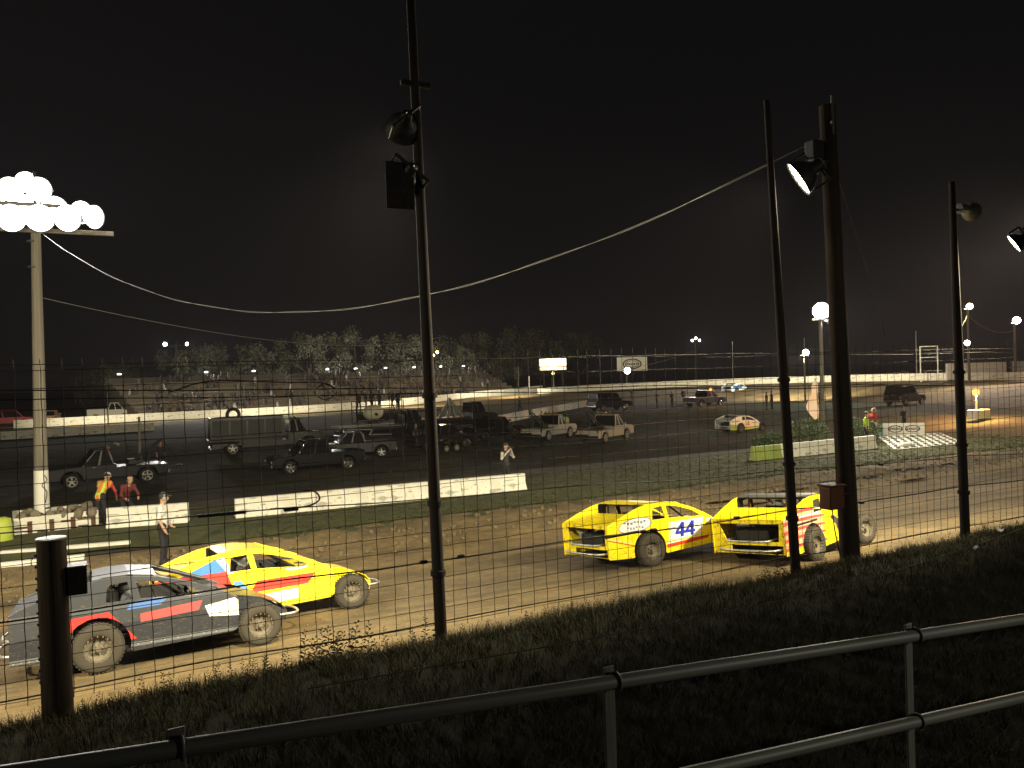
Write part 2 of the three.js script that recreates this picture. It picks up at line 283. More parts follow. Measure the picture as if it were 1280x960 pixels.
// planter round the light pole: white walls with brown boards nailed on, filled with rocks
const brown = mat([0.1, 0.05, 0.032], 0.85);
{
  const o = thing('planter', 'white low planter wall with brown boards round the tall light pole', 'planter', W(-1.75, 28.95, 0), R(4));
  for (const [w, h, d, x, y, z] of [[2.3, 0.56, 0.16, 1.15, 0.28, 0], [0.16, 0.56, 1.6, 0.07, 0.28, -0.9], [2.3, 0.56, 0.16, 1.15, 0.28, -1.8]]) part('wall_slab', rbox(w, h, d, x, y, z, 0.02), whiteConcrete, o);
  for (const x of [0.42, 1.0, 1.58, 2.14]) part('board', rbox(0.13, 0.42, 0.03, x, 0.23, 0.1, 0.008), brown, o);
  for (const [x, y, w] of [[0.2, 0.27, 0.36], [0.3, 0.05, 0.3], [1.38, 0.34, 0.26], [1.9, 0.38, 0.34], [1.86, 0.13, 0.3], [0.75, 0.12, 0.28]]) part('board', rbox(w, 0.06, 0.03, x, y, 0.115, 0.008), brown, o);
  part('soil', box(2.15, 0.4, 1.66, 1.2, 0.2, -0.9), soilMat, o);
}
function rockGeo(s) { const g = mergeVertices(new THREE.IcosahedronGeometry(1, 2)); const p = g.attributes.position, a = rnd() * 50; for (let i = 0; i < p.count; i++) { const x = p.getX(i), y = p.getY(i), z = p.getZ(i), k = 0.65 + 0.75 * fbm(x * 1.4 + a, y * 1.4 + z * 1.1, 3); p.setXYZ(i, x * k, y * k * 0.75, z * k); } g.computeVertexNormals(); g.scale(s, s, s); return g; }
const rockMat = new THREE.MeshStandardMaterial({ map: concMap, roughness: 0.95 }); rockMat.color.setRGB(0.26, 0.23, 0.19);
const rockGeos = [1, 2, 3].map(() => rockGeo(1));
for (let i = 0; i < 22; i++) {
  const m = single('rock', rockGeos[i % 3], rockMat, 'rough grey rock heaped in the white planter', 'rock', 'rocks in the planter'); m.scale.setScalar(rr(0.1, 0.2));
  m.position.copy(W(-1.6 + 2.1 * (i + 0.5) / 22, 29.05 + (i % 4) * 0.32, rr(0.48, 0.62))); m.rotation.set(rnd() * 6, rnd() * 6, rnd() * 6);
}
{ const m = single('plastic_drum', new THREE.LatheGeometry([[0, 0], [0.27, 0], [0.29, 0.04], [0.27, 0.2], [0.285, 0.24], [0.26, 0.42], [0.275, 0.46], [0.24, 0.68], [0.1, 0.74], [0, 0.74]].map(([a, b]) => new THREE.Vector2(a, b)), 24), mat([0.42, 0.5, 0.06], 0.5), 'yellow green plastic drum beside the planter', 'drum'); m.position.copy(W(-2.0, 28.2, 0)); }
for (const [t0, n0, t1, n1, label] of [[-3.5, 26.3, 1.25, 25.35, 'white painted low concrete kerb near the standing official'], [-3.5, 24.4, 0.1, 24.05, 'dusty white concrete kerb closer to the racing groove']]) {
  const a = W(t0, n0, 0), b = W(t1, n1, 0), o = thing('kerb_strip', label, 'kerb', a, Math.atan2(-(b.z - a.z), b.x - a.x)), L = a.distanceTo(b), k = 3;
  for (let i = 0; i < k; i++) part('kerb_block', rbox(L / k - 0.02, 0.13, 0.2, (i + 0.5) * L / k, 0.065, 0, 0.025), whiteConcrete, o);
}
// ---------------------------------------------------------------- far walls round the back stretch and the turn
function curvedWall(name, label, pts, h, n, group) {
  const o = thing(name, label, 'wall', V(0, 0, 0), 0, group), c = new THREE.CatmullRomCurve3(pts.map(([t, nn, y]) => W(t, nn, y)));
  for (let i = 0; i < n; i++) {
    const a = c.getPointAt(i / n), b = c.getPointAt((i + 1) / n), d = b.clone().sub(a), L = d.length();
    const g = rbox(L - 0.02, h + 0.6, 0.25, L / 2, h / 2 - 0.3, 0, 0.02, 1); const uv = g.attributes.uv, p = g.attributes.position; for (let k = 0; k < uv.count; k++) uv.setXY(k, p.getX(k) / 3, p.getY(k) / 3);
    const m = part('wall_block', g, whiteConcrete, o); m.position.copy(a); m.rotation.set(0, Math.atan2(-d.z, d.x), 0); m.rotateZ(Math.asin(d.y / L));
  }
  return o;
}
curvedWall('track_wall', 'white wall along the back straight below the crowd', [[-6, 105, 0], [7, 106.5, 0.02], [29, 108, 0.05], [45, 113, 0.35], [60, 119.5, 0.75], [73, 126, 1.0]], 0.95, 24);
{ const pts = []; for (let th = 62; th >= -62; th -= 6) { const r = 55.6; pts.push([CT + r * Math.cos(R(th)), CN + r * Math.sin(R(th)), bankOf(R(th)) * 0.97]); } curvedWall('track_wall', 'white wall curving round the outside of the banked turn', pts, 0.9, 44); }
barrierLine('concrete_barrier', 'grey white low barrier inside the back straight near the dark off-roader', W(30.6, 62, 0), W(39.1, 70.4, 0), 4, 0.75);
barrierLine('concrete_barrier', 'low white barrier beyond the dirt mound and dark off-roader', W(40.5, 72, 0), W(55.5, 85, 0), 5, 0.7);
barrierLine('concrete_barrier', 'pale low barrier behind the dark wrecker with the tilted boom', W(-5.8, 84, 0), W(6.6, 85.5, 0), 4, 0.7);

// ---------------------------------------------------------------- terraces with crowd behind the back straight
const terraceMat = mat([0.13, 0.11, 0.09], 0.95);
{
  const o = thing('grandstand', 'long low terraced stand packed with spectators behind the back wall', 'stand', W(7, 110, 0), 0);
  const a = W(7, 110, 0), b = W(70, 127, 0.9), d = b.clone().sub(a), L = Math.hypot(d.x, d.z), ang = Math.atan2(-d.z, d.x); o.rotation.y = ang;
  for (let i = 0; i < 9; i++) part('step', box(L, 0.5 * (i + 1) + 0.4, 1.3, L / 2, 0.25 * (i + 1) - 0.2 + 0.1, -1.3 * i), terraceMat, o);
  part('back_fence', box(L, 1.0, 0.08, L / 2, 4.8, -11.2), mat([0.06, 0.055, 0.05], 0.9), o);
  // spectators
  const torso = new THREE.CapsuleGeometry(0.2, 0.36, 3, 8); torso.scale(1, 1, 0.7); torso.translate(0, 0.42, 0); const legs = rbox(0.34, 0.2, 0.5, 0, 0.12, 0.2, 0.06), head = new THREE.SphereGeometry(0.115, 8, 6); head.translate(0, 0.88, 0);
  const g = merge([torso, legs, head]), n = 520, im = new THREE.InstancedMesh(g, mat([1, 1, 1], 0.9), n), q = new THREE.Object3D(), c = new THREE.Color();
  o.updateMatrixWorld(true);
  const cols = [[0.05, 0.045, 0.045], [0.03, 0.03, 0.035], [0.08, 0.07, 0.06], [0.42, 0.4, 0.38], [0.08, 0.05, 0.04], [0.05, 0.055, 0.07], [0.12, 0.1, 0.09], [0.1, 0.07, 0.05], [0.07, 0.06, 0.055]];
  for (let i = 0; i < n; i++) {
    const r = Math.floor(rnd() * 9); let qx = rr(1, L - 1); for (let k = 0; k < 3 && fbm(qx * 0.16, r * 0.5 + 2, 3) < 0.46; k++) qx = rr(1, L - 1); q.position.set(qx, 0.5 * (r + 1) + 0.1, -1.3 * r + 0.1); q.position.applyMatrix4(o.matrixWorld); q.rotation.y = ang + rr(-0.5, 0.5); const s = rr(0.85, 1.2); q.scale.set(s, s * (rnd() < 0.2 ? 1.2 : 0.9), s); q.updateMatrix(); im.setMatrixAt(i, q.matrix);
    let ci = Math.floor(rnd() * 9); if (ci === 3 && rnd() < 0.45) ci = 0; const k = cols[ci]; im.setColorAt(i, c.setRGB(...k));
  }
  im.name = 'crowd'; im.userData = { kind: 'stuff', label: 'distant crowd of spectators filling the terraced stand', category: 'crowd' }; shade(im); scene.add(im);
}

// ---------------------------------------------------------------- trees behind the back straight
const barkMat = mat([0.07, 0.055, 0.04], 0.95);
const leafMat = new THREE.MeshPhysicalMaterial({ roughness: 0.9, side: THREE.DoubleSide, vertexColors: true, transmission: 0.3, thickness: 0 });
leafMat.color.setRGB(1, 1, 1);
function tree(t, n, h, wdt, label, y0 = 0) {
  const o = thing('tree', label, 'tree', W(t, n, y0), 0, 'trees behind the back straight');
  const tg = [rod(V(0, 0, 0), V(0.2, h * 0.45, 0.1), 0.32, 0.2, 8), rod(V(0.2, h * 0.42, 0.1), V(0.1, h * 0.85, 0), 0.2, 0.05, 6)];
  for (let i = 0; i < 7; i++) { const a = i * 0.95, y = h * rr(0.25, 0.6); tg.push(rod(V(0.1, y, 0), V(Math.cos(a) * wdt * 0.35, y + h * 0.22, Math.sin(a) * wdt * 0.35), 0.1, 0.03, 5)); }
  part('trunk', tg, barkMat, o);
  const cl = []; const k = 38; for (let i = 0; i < k; i++) { const y = rr(0.28, 0.97), rad = wdt / 2 * Math.sqrt(Math.max(0.08, 1 - Math.pow((y - 0.55) / 0.5, 2))) * Math.sqrt(rnd()), a = rnd() * 6.283; cl.push([Math.cos(a) * rad, y * h, Math.sin(a) * rad, rr(0.8, 1.9)]); }
  const pos = [], col = [];
  for (const [x, y, z, r] of cl) {
    const nl = Math.round(70 * r), g = rr(0.75, 1.2);
    for (let i = 0; i < nl; i++) {
      const d = V(rr(-1, 1), rr(-1, 1), rr(-1, 1)).normalize().multiplyScalar(r * Math.pow(rnd(), 0.45)), c = V(x, y, z).add(d), s = rr(0.14, 0.3);
      const u = V(rr(-1, 1), rr(-1, 1), rr(-1, 1)).normalize(), v = V(rr(-1, 1), rr(-1, 1), rr(-1, 1)).cross(u).normalize();
      const P = [c.clone().addScaledVector(u, s), c.clone().addScaledVector(v, s * 0.55), c.clone().addScaledVector(u, -s), c.clone().addScaledVector(v, -s * 0.55)];
      const w = g * rr(0.8, 1.2);
      for (const q of [0, 1, 2, 0, 2, 3]) { pos.push(P[q].x, P[q].y, P[q].z); col.push(0.085 * w, 0.088 * w, 0.045 * w); }
    }
  }
  const g = new THREE.BufferGeometry(); g.setAttribute('position', new THREE.Float32BufferAttribute(pos, 3)); g.setAttribute('color', new THREE.Float32BufferAttribute(col, 3)); g.computeVertexNormals();
  const m = part('crown', g, leafMat, o); m.userData.kind = 'stuff';
}
const treeLabel = 'broad leafy tree in the dim row behind the crowded stand';
for (const [t, n, h, w] of [[16, 136, 10, 9], [24, 138, 10.5, 10], [35, 138, 12, 11], [44, 142, 12.5, 11], [54, 144, 12, 11], [63, 146, 11.5, 10], [71, 150, 12, 11], [82, 152, 13.5, 13], [93, 156, 14, 14], [101, 158, 12.5, 10]]) tree(t, n, h, w * 1.22, treeLabel, -0.1);
tree(6, 150, 8, 12, 'wide dark tree beyond the parked trucks and the pale light pole');

// ---------------------------------------------------------------- catch fence on the bank edge
{
  const o = thing('catch_fence', 'tall wire mesh catch fence with steel posts along the bank edge', 'fence', W(0, 7.5, 0));
  const T0 = -4.5, T1 = 19.5, Y0 = 2.0, Y1 = 4.72, P = 0.152;
  const vg = [0, 1, 2, 3, 4].map(() => { const a = rnd() * 9, pts = []; for (let i = 0; i <= 18; i++) { const y = Y0 + (Y1 - Y0) * i / 18; pts.push(V(0.012 * (fbm(y * 2 + a, 1, 2) - 0.4) + (i % 2 ? 0.003 : -0.003), y, 0.03 * (fbm(y + a, 7, 2) - 0.4))); } return tube(pts, 0.0034, 26, 4); });
  let i = 0; for (let t = T0; t <= T1; t += P, i++) { const m = part('wire', vg[i % 5], wireMat, o); m.position.x = t + rr(-0.006, 0.006); m.position.z = 0.05 * (fbm(t * 0.4, 3, 2) - 0.4); m.rotation.z = rr(-0.004, 0.004); }
  for (let y = Y0 + 0.05, j = 0; y <= Y1; y += 0.152, j++) {
    const pts = []; for (let t = T0; t <= T1 + 0.01; t += 0.4) pts.push(V(t, y + 0.05 * (fbm(t * 0.55 + j * 7, j * 0.35, 3) - 0.45) + 0.012 * (vnoise(t * 3.1, j) - 0.5), 0.06 * (fbm(t * 0.4, 3 + y * 0.2, 2) - 0.4)));
    part('wire', tube(pts, 0.0029, 120, 4), wireMat, o);
  }
  const sag = (y, s, r, z = -0.02) => { const pts = []; for (let t = T0; t <= T1 + 0.01; t += 0.5) pts.push(V(t, y - s * t + 0.025 * Math.sin(t * 1.9 + y * 9) * vnoise(t, y), z)); return part('cable', tube(pts, r, 120, 6), cableMat, o); };
  sag(4.46, 0.03, 0.006); sag(4.39, 0.025, 0.005); sag(3.37, 0.028, 0.006); sag(2.69, 0.007, 0.008); sag(4.68, 0.01, 0.004); sag(2.07, 0.003, 0.007);
  // loose cable ends and clamps
  part('cable_end', tube([V(0.7, 4.42, 0.03), V(1.0, 4.5, 0.05), V(1.7, 4.47, 0.03), V(2.02, 4.45, 0.03), V(2.14, 4.37, 0.04), V(2.02, 4.3, 0.05), V(1.93, 4.38, 0.05), V(2.02, 4.45, 0.06), V(2.12, 4.4, 0.07)], 0.007, 60, 6), cableMat, o);
  part('cable_end', tube([V(1.5, 3.35, 0.03), V(1.86, 3.35, 0.04), V(1.94, 3.4, 0.05), V(1.9, 3.47, 0.06), V(1.8, 3.49, 0.05)], 0.008, 40, 6), cableMat, o);
  for (const [t, y] of [[1.72, 3.33], [1.66, 3.33], [2.95, 2.68], [3.35, 2.68], [5.6, 2.66], [5.75, 2.66], [7.0, 2.66], [9.2, 2.62], [9.6, 3.1]]) part('clamp', rbox(0.07, 0.035, 0.05, t, y - 0.003, 0, 0.01), cableMat, o);
  part('turnbuckle', [rod(V(5.1, 2.645, -0.02), V(5.55, 2.66, -0.02), 0.016, 0.016, 6), rod(V(0.9, 3.345, -0.02), V(1.3, 3.34, -0.02), 0.016, 0.016, 6)], cableMat, o);
  // posts: thick pipe with a thinner mast on top that leans a little
  const post = (t, y0, top, lean, r) => { const p = new THREE.Group(); p.name = 'post'; p.position.set(t, y0, 0.12); o.add(p); part('pipe', rod(V(0, 0, 0), V(lean * 3.1 / (top - y0), 3.1, 0), r, r * 0.93, 14), steelDark, p); part('mast', rod(V(lean * 3.1 / (top - y0), 3.1, 0), V(lean, top - y0, 0), r * 0.9, r * 0.6, 12), steelDark, p); for (const y of [0.68, 1.36, 2.4]) part('collar', rod(V(lean * y / (top - y0), y - 0.025, 0), V(lean * y / (top - y0), y + 0.025, 0), r * 1.25, r * 1.25, 12), steelDark, p); return p; };
  const mid = post(3.06, 1.9, 9.4, -0.12, 0.06);
  post(7.83, 1.9, 7.7, -0.28, 0.062); post(11.21, 1.9, 7.0, -0.12, 0.066); post(17.5, 1.9, 7.4, 0, 0.055); post(-4.2, 1.9, 7.4, 0, 0.055);
  // crossarm, reflector heads and ballast box on the middle post
  part('crossarm', rbox(0.3, 0.05, 0.05, 2.98, 7.28, 0.12, 0.01), steelDark, o);
  floodlight(o, V(2.86, 6.86, 0.05), W(5.5, 27, 0), { s: 0.7, cd: 370, shine: 9, cone: 50, blend: 0.9 });
  floodlight(o, V(2.84, 6.36, 0.05), W(0.5, 21, 0), { s: 0.7, cd: 260, shine: 9, cone: 50, blend: 0.9 });
  part('shade_panel', rbox(0.28, 0.44, 0.015, 2.76, 6.28, 0.2, 0.005), steelDark, o);
}
// cut-off wooden post with a tin cap and a steel box bolted to its side
{
  const o = thing('wooden_post', 'thick short dark post with a cut top beside the catch fence', 'post', W(-0.2, 7.42, 1.7));
  part('shaft', new THREE.CylinderGeometry(0.105, 0.115, 1.6, 20).translate(0, 0.8, 0), darkWood, o);
  part('cap', new THREE.CylinderGeometry(0.108, 0.108, 0.012, 20).translate(0, 1.607, 0), galv, o);
  part('box', rbox(0.14, 0.22, 0.16, 0.17, 1.26, 0, 0.008), steelDark, o); part('box_lid', rbox(0.15, 0.012, 0.17, 0.172, 1.376, 0, 0.003), galv, o);
  for (let i = 0; i < 12; i++) part('staple', rbox(0.012, 0.02, 0.03, -0.112, 0.5 + i * 0.09, 0.02, 0.003), wireMat, o);
}
// ---------------------------------------------------------------- pipe handrail at the foot of the seats
{
  const o = thing('handrail', 'grey two-bar pipe handrail on flat steel posts before the seats', 'handrail', V(0, 0, 0));
  const y = (t) => 3.3 - 0.078 * (t - 0.26), N = 2.9;
  for (const t of [-2.3, -1.5 - 0.2, 0.26, 1.99, 3.95, 5.95, 7.9]) {
    const pg = new THREE.Group(); pg.name = 'post'; pg.position.copy(W(t, N, 0)); o.add(pg);
    part('upright', rbox(0.055, 1.42, 0.012, 0, y(t) + 0.055 - 0.71, -0.04, 0.004), galv, pg);
    for (const dy of [0, -0.465]) part('saddle', new THREE.TorusGeometry(0.036, 0.007, 8, 16).rotateY(Math.PI / 2).translate(0.012, y(t) + dy, 0), galv, pg);
  }
  for (const dy of [0, -0.465]) part('rail', rod(W(-3, N, y(-3) + dy), W(9, N, y(9) + dy), 0.031, 0.031, 18), galv, o);
}
// ---------------------------------------------------------------- light poles
const whitePaint = mat([0.75, 0.74, 0.68], 0.7);
{
  const o = thing('light_pole', 'tall wooden pole with white painted foot carrying a blazing floodlight cluster', 'light pole', W(-1.0, 29.6, 0));
  part('pole', [rod(V(0, 1.9, 0), V(0.12, 9.5, 0), 0.2, 0.135, 18)], greyWood, o); part('painted_foot', rod(V(-0.02, 0, 0), V(0, 1.9, 0), 0.23, 0.205, 18), whitePaint, o);
  part('loose_wire', tube([V(0.1, 1.75, 0.2), V(0.16, 1.6, 0.2), V(0.02, 1.45, 0.23), V(0.14, 1.25, 0.21), V(0.1, 0.9, 0.22)], 0.012, 30, 5), cableMat, o);
  for (const y of [0.7, 8.2, 9.0]) part('band', rod(V(0, y, 0), V(0.001, y + 0.05, 0), 0.222 - 0.008 * y, 0.222 - 0.008 * y, 16), cableMat, o);
  part('crossarm', rbox(3.9, 0.14, 0.12, 0.35, 9.35, 0.14, 0.01), greyWood, o); part('crossarm', rbox(2.2, 0.12, 0.12, 0.05, 10.15, 0.1, 0.01), greyWood, o); part('mast', rod(V(0.12, 9.3, 0), V(0.14, 11.2, 0), 0.06, 0.05, 10), steelDark, o);
  part('crossarm', rbox(3.0, 0.12, 0.12, 0.3, 9.8, -0.3, 0.01), greyWood, o);
  const put = (x, y, z, at, sc = 1.7) => floodlight(o, V(x, y, z), at, { s: sc, color: coolLight, cd: 60, shine: 40, cone: 62, blend: 0.8 });
  put(-1.25, 9.72, 0.5, W(-14, 16, 7)); put(-0.5, 9.64, 0.5, W(-5, 11, 7)); put(0.25, 9.68, 0.5, W(2, 10, 7)); put(1.0, 9.72, 0.5, W(8, 11, 7)); put(1.75, 9.8, 0.5, W(14, 14, 7), 1.5);
  put(-0.9, 10.08, -0.2, W(-8, 10, 7)); put(-0.1, 10.1, -0.2, W(0, 9, 7)); put(0.65, 10.1, -0.2, W(6, 9, 7)); put(1.4, 10.05, -0.2, W(10, 10, 7), 1.5);
  put(-0.5, 10.5, 0.5, W(-4, 9, 7), 1.5); put(0.25, 10.56, 0.5, W(2, 8, 7), 1.5); put(-0.1, 10.9, -0.2, W(0, 8, 7), 1.3);
}
{
  const o = thing('utility_pole', 'dark wooden pole with a bowl floodlight rising beside the catch fence', 'utility pole', W(8.9, 7.45, 1.8));
  part('pole', rod(V(0, 0, 0), V(-0.22, 6.0, 0), 0.13, 0.1, 18), darkWood, o);
  part('bracket_arm', [rod(V(-0.2, 5.35, 0), V(-0.42, 5.3, -0.05), 0.025), rod(V(-0.2, 5.0, 0), V(-0.42, 5.3, -0.05), 0.018)], steelDark, o);
  part('ballast_box', rbox(0.2, 0.24, 0.16, -0.42, 5.42, -0.04, 0.02), housing, o);
  floodlight(o, V(-0.62, 5.06, -0.12), W(0.5, 15, 0), { s: 0.98, cd: 420, shine: 30, cone: 56, blend: 0.9 });
  part('insulator_bracket', [rod(V(-0.24, 5.6, 0.1), V(-0.24, 6.1, 0.1), 0.02), rod(V(-0.2, 5.75, 0), V(-0.3, 5.75, 0.16), 0.02)], galv, o);
  part('guy_wire', tube([V(-0.05, 5.1, 0), V(0.35, 4.2, 0), V(0.8, 3.0, 0)], 0.006, 20, 5), cableMat, o);
}
{ // red-brown caution lamp hung on the wooden pole
  const o = thing('caution_lamp', 'unlit red brown box lamp with a dangling cord on the dark wooden pole', 'lamp', W(8.55, 7.42, 2.62));
  part('body', rbox(0.26, 0.3, 0.2, 0, 0.14, 0, 0.03), mat([0.17, 0.06, 0.02], 0.6), o); part('hood', rbox(0.28, 0.03, 0.24, 0, 0.3, 0, 0.01), mat([0.12, 0.045, 0.03], 0.6), o);
  part('cord', tube([V(0, 0, 0), V(0.01, -0.25, 0.02), V(0.07, -0.5, 0.02), V(0.16, -0.75, 0.0)], 0.009, 24, 5), cableMat, o); part('strap', rbox(0.2, 0.03, 0.02, 0.2, 0.18, 0.1, 0.005), steelDark, o);
}
{
  const o = thing('utility_pole', 'dark pole past the edge with a small bowl lamp and loudspeaker arm', 'utility pole', W(13.3, 7.2, 1.9));
  part('pole', rod(V(0, 0, 0), V(-0.1, 6.2, 0), 0.12, 0.095, 16), darkWood, o); part('arm', rod(V(-0.1, 4.6, 0), V(-0.68, 4.5, -0.1), 0.022), steelDark, o);
  floodlight(o, V(-0.72, 4.3, -0.2), W(7, 15, 0), { s: 0.62, cd: 300, shine: 30, cone: 62, blend: 0.9 });
  floodlight(o, V(0.4, 4.7, -0.2), W(27, 23, 0), { s: 0.8, cd: 1500, shine: 14, cone: 62, blend: 0.9 });
}
{ // pole of the same kind behind the viewer's shoulder: lights the cars at the start of the straight
  const o = thing('utility_pole', 'dark pole with two bowl lamps further back along the catch fence', 'utility pole', W(-7.5, 7.3, 1.9));
  part('pole', rod(V(0, 0, 0), V(0, 7, 0), 0.12, 0.095, 16), darkWood, o); part('arm', rod(V(-0.5, 6.2, -0.1), V(0.6, 6.2, -0.1), 0.025), steelDark, o);
  floodlight(o, V(0.5, 6.0, -0.2), W(7, 27.8, 0.4), { cd: 900, shine: 14, cone: 60, blend: 0.9 }); floodlight(o, V(-0.4, 6.0, -0.2), W(0, 18, 0), { cd: 120, shine: 14, cone: 62, blend: 0.9 });
}
{ // horn loudspeaker on the fence mast
  const o = thing('loudspeaker', 'grey horn loudspeaker on an arm high on the fence mast', 'loudspeaker', W(11.12, 7.4, 6.62));
  const horn = new THREE.LatheGeometry([[0.03, 0], [0.02, 0.1], [0.06, 0.2], [0.13, 0.32], [0.14, 0.325]].map(([a, b]) => new THREE.Vector2(a, b)), 20); horn.rotateZ(-Math.PI / 2); horn.rotateY(0.3); horn.translate(0.28, 0.02, 0);
  part('horn', horn, galv, o); part('driver', new THREE.CylinderGeometry(0.07, 0.07, 0.16, 16).rotateZ(Math.PI / 2).translate(0.22, 0.02, 0), galv, o); part('arm', rod(V(0, 0, -0.02), V(0.22, 0, 0), 0.016), steelDark, o);
}
// cables strung between the poles
function wire(name, label, a, b, sag, r, m = wireCable, strands = 1) {
  const list = []; for (let k = 0; k < strands; k++) { const pts = []; for (let i = 0; i <= 30; i++) { const t = i / 30, p = a.clone().lerp(b, t); p.y -= sag * 4 * t * (1 - t); p.y += (k ? 0.02 : 0) * Math.sin(t * 46 + k * 2); p.z += (k ? 0.02 : 0) * Math.cos(t * 46 + k * 2); pts.push(p); } list.push(tube(pts, r, 160, 5)); }
  return single(name, list, m, label, 'cable');
}
wire('power_cable', 'long sagging twisted power cable between the blazing pole and the dark wooden pole', W(-0.85, 29.5, 9.4), W(8.7, 7.4, 7.45), 2.45, 0.0035, wireCable, 2);
wire('power_cable', 'thin sagging wire from the pale light pole over the infield', W(-0.9, 29.5, 7.3), W(26, 60, 7.5), 1.1, 0.012);

single('slack_line', tube([W(1.0, 4.2, 2.92), W(3.0, 4.2, 2.86), W(5.0, 4.2, 2.86), W(7.2, 4.2, 3.02), W(9.5, 4.2, 3.3)], 0.0035, 60, 5), cableMat, 'thin slack wire strung low over the grass behind the handrail', 'wire');
for (const [t, n, w, label] of [[11.35, 6.95, 0.07, 'small pale scrap of paper on the grass by the far fence post'], [10.1, 6.5, 0.09, 'crumpled white paper cup lid lying on the dark grass bank']]) { const g = new THREE.PlaneGeometry(w, w * 0.7, 5, 4), q = g.attributes.position; for (let i = 0; i < q.count; i++) q.setZ(i, 0.25 * w * (hash2(i, 7) - 0.5) + 1.2 * q.getX(i) * q.getX(i) / w); g.rotateX(-0.9); g.computeVertexNormals(); const m = single('paper_scrap', g, mat([0.7, 0.72, 0.74], 0.9), label, 'litter'); m.position.copy(W(t, n, bankY(t, n) + 0.1)); m.rotation.y = t; }
function infieldPole(label, t, n, h, heads, r = 0.13, m = greyWood, group) {
  const o = thing('light_pole', label, 'light pole', W(t, n, 0), 0, group); pole(o, h + 0.2, r, r * 0.72, m);
  part('crossarm', rbox(1.5, 0.1, 0.1, 0, h - 0.1, 0.05, 0.01), m, o);
  for (const [x, dy, aim, opt] of heads) floodlight(o, V(x, h + dy, 0.25), aim, opt);
  return o;
}
infieldPole('infield light pole with one bright floodlight above the bushes', 38.6, 34, 7.1, [[-0.2, 0.4, W(20, 12, 0), { s: 2.0, color: new THREE.Color(1, 0.9, 0.72), cd: 520, shine: 90, cone: 80, blend: 0.6 }], [0.4, 0.3, W(40, 20, 0), { s: 1.3, color: new THREE.Color(1, 0.9, 0.72), cd: 420, shine: 60, cone: 75, blend: 0.6 }], [0.1, -0.3, W(51, 47, 1), { s: 0.7, color: coolLight, cd: 420, shine: 20, cone: 45, blend: 0.8 }]]);
infieldPole('far pole with a greenish lamp in front of the turn wall', 74.4, 68, 5.5, [[0, 0.2, W(50, 50, 0), { s: 1.5, color: new THREE.Color(0.85, 1, 0.6), cd: 160, shine: 30, cone: 80 }], [0.5, -0.3, W(96, 84, 1), { s: 0.8, color: warmLight, cd: 1300, shine: 20, cone: 72, blend: 0.8 }], [-0.5, -0.3, W(80, 100, 1), { s: 0.8, color: warmLight, cd: 1300, shine: 20, cone: 60, blend: 0.8 }]], 0.12);
infieldPole('far pole with warm amber lamp and strung wires beyond the flashing beacon', 91, 59, 10.2, [[0, 0.2, W(60, 40, 0), { s: 1.5, color: new THREE.Color(1, 0.72, 0.3), cd: 420, shine: 22, cone: 80 }], [-0.6, -4.0, W(50, 40, 0), { s: 1.3, color: coolLight, cd: 300, shine: 30, cone: 80 }]], 0.16);
infieldPole('far pole with pinkish white lamp behind the turn wall', 93.2, 55, 8.3, [[0, 0.2, W(60, 35, 0), { s: 1.7, color: new THREE.Color(1, 0.85, 0.9), cd: 420, shine: 40, cone: 80 }]], 0.16);
infieldPole('far pole with two white lamps among the dark trees', 12.6, 122, 9.7, [[-1.4, 0.1, W(12, 90, 0), { s: 1.1, color: coolLight, cd: 700, shine: 26, cone: 60 }], [1.4, 0.1, W(30, 95, 0), { s: 1.1, color: coolLight, cd: 700, shine: 8, cone: 60 }]], 0.15, steelDark);
infieldPole('far pole with amber lamps above the crowded stand', 55, 131, 8.2, [[0.2, 0.1, W(45, 108, 0), { s: 1.0, color: new THREE.Color(1, 0.62, 0.22), cd: 350, shine: 20, cone: 65 }], [-0.5, -0.4, W(50, 104, 0), { s: 0.8, color: new THREE.Color(1, 0.62, 0.22), cd: 200, shine: 20, cone: 65 }]], 0.12, steelDark);
infieldPole('back wall pole with a glaring lamp below the white billboard', 84.1, 116, 4.1, [[0, 0, W(55, 80, 0), { s: 2.2, color: coolLight, cd: 400, shine: 40, cone: 75 }], [0.3, -0.2, W(91.2, 123.8, 5.3), { s: 0.7, color: coolLight, cd: 260, shine: 20, cone: 40, blend: 0.8 }]], 0.1);
infieldPole('far pole with three small lamps and strung cables over the turn', 96, 112, 9.0, [[-0.8, 0, W(70, 85, 0), { s: 0.9, color: coolLight, cd: 450, shine: 14, cone: 60 }], [0, 0.4, W(80, 80, 0), { s: 0.9, color: coolLight, cd: 350, shine: 14, cone: 60 }], [0.8, 0, W(85, 70, 0), { s: 0.9, color: coolLight, cd: 350, shine: 14, cone: 60 }]], 0.15, darkWood);
wire('power_cable', 'pale cable drooping from the three-lamp pole towards the billboard', W(96, 112, 7.2), W(82, 124, 4.2), 0.8, 0.03);
wire('power_cable', 'pale wire across the turn between far lamp poles', W(74.4, 68, 6.2), W(91, 59, 5.4), 0.5, 0.018);
wire('power_cable', 'wire slung from the amber lamp pole towards the pinkish lamp', W(91, 59, 9.4), W(93.2, 55, 7.4), 0.9, 0.02);
wire('power_cable', 'wire slung from the amber lamp pole towards the fence side', W(91, 59, 9.4), W(84, 56, 7.0), 0.2, 0.02);
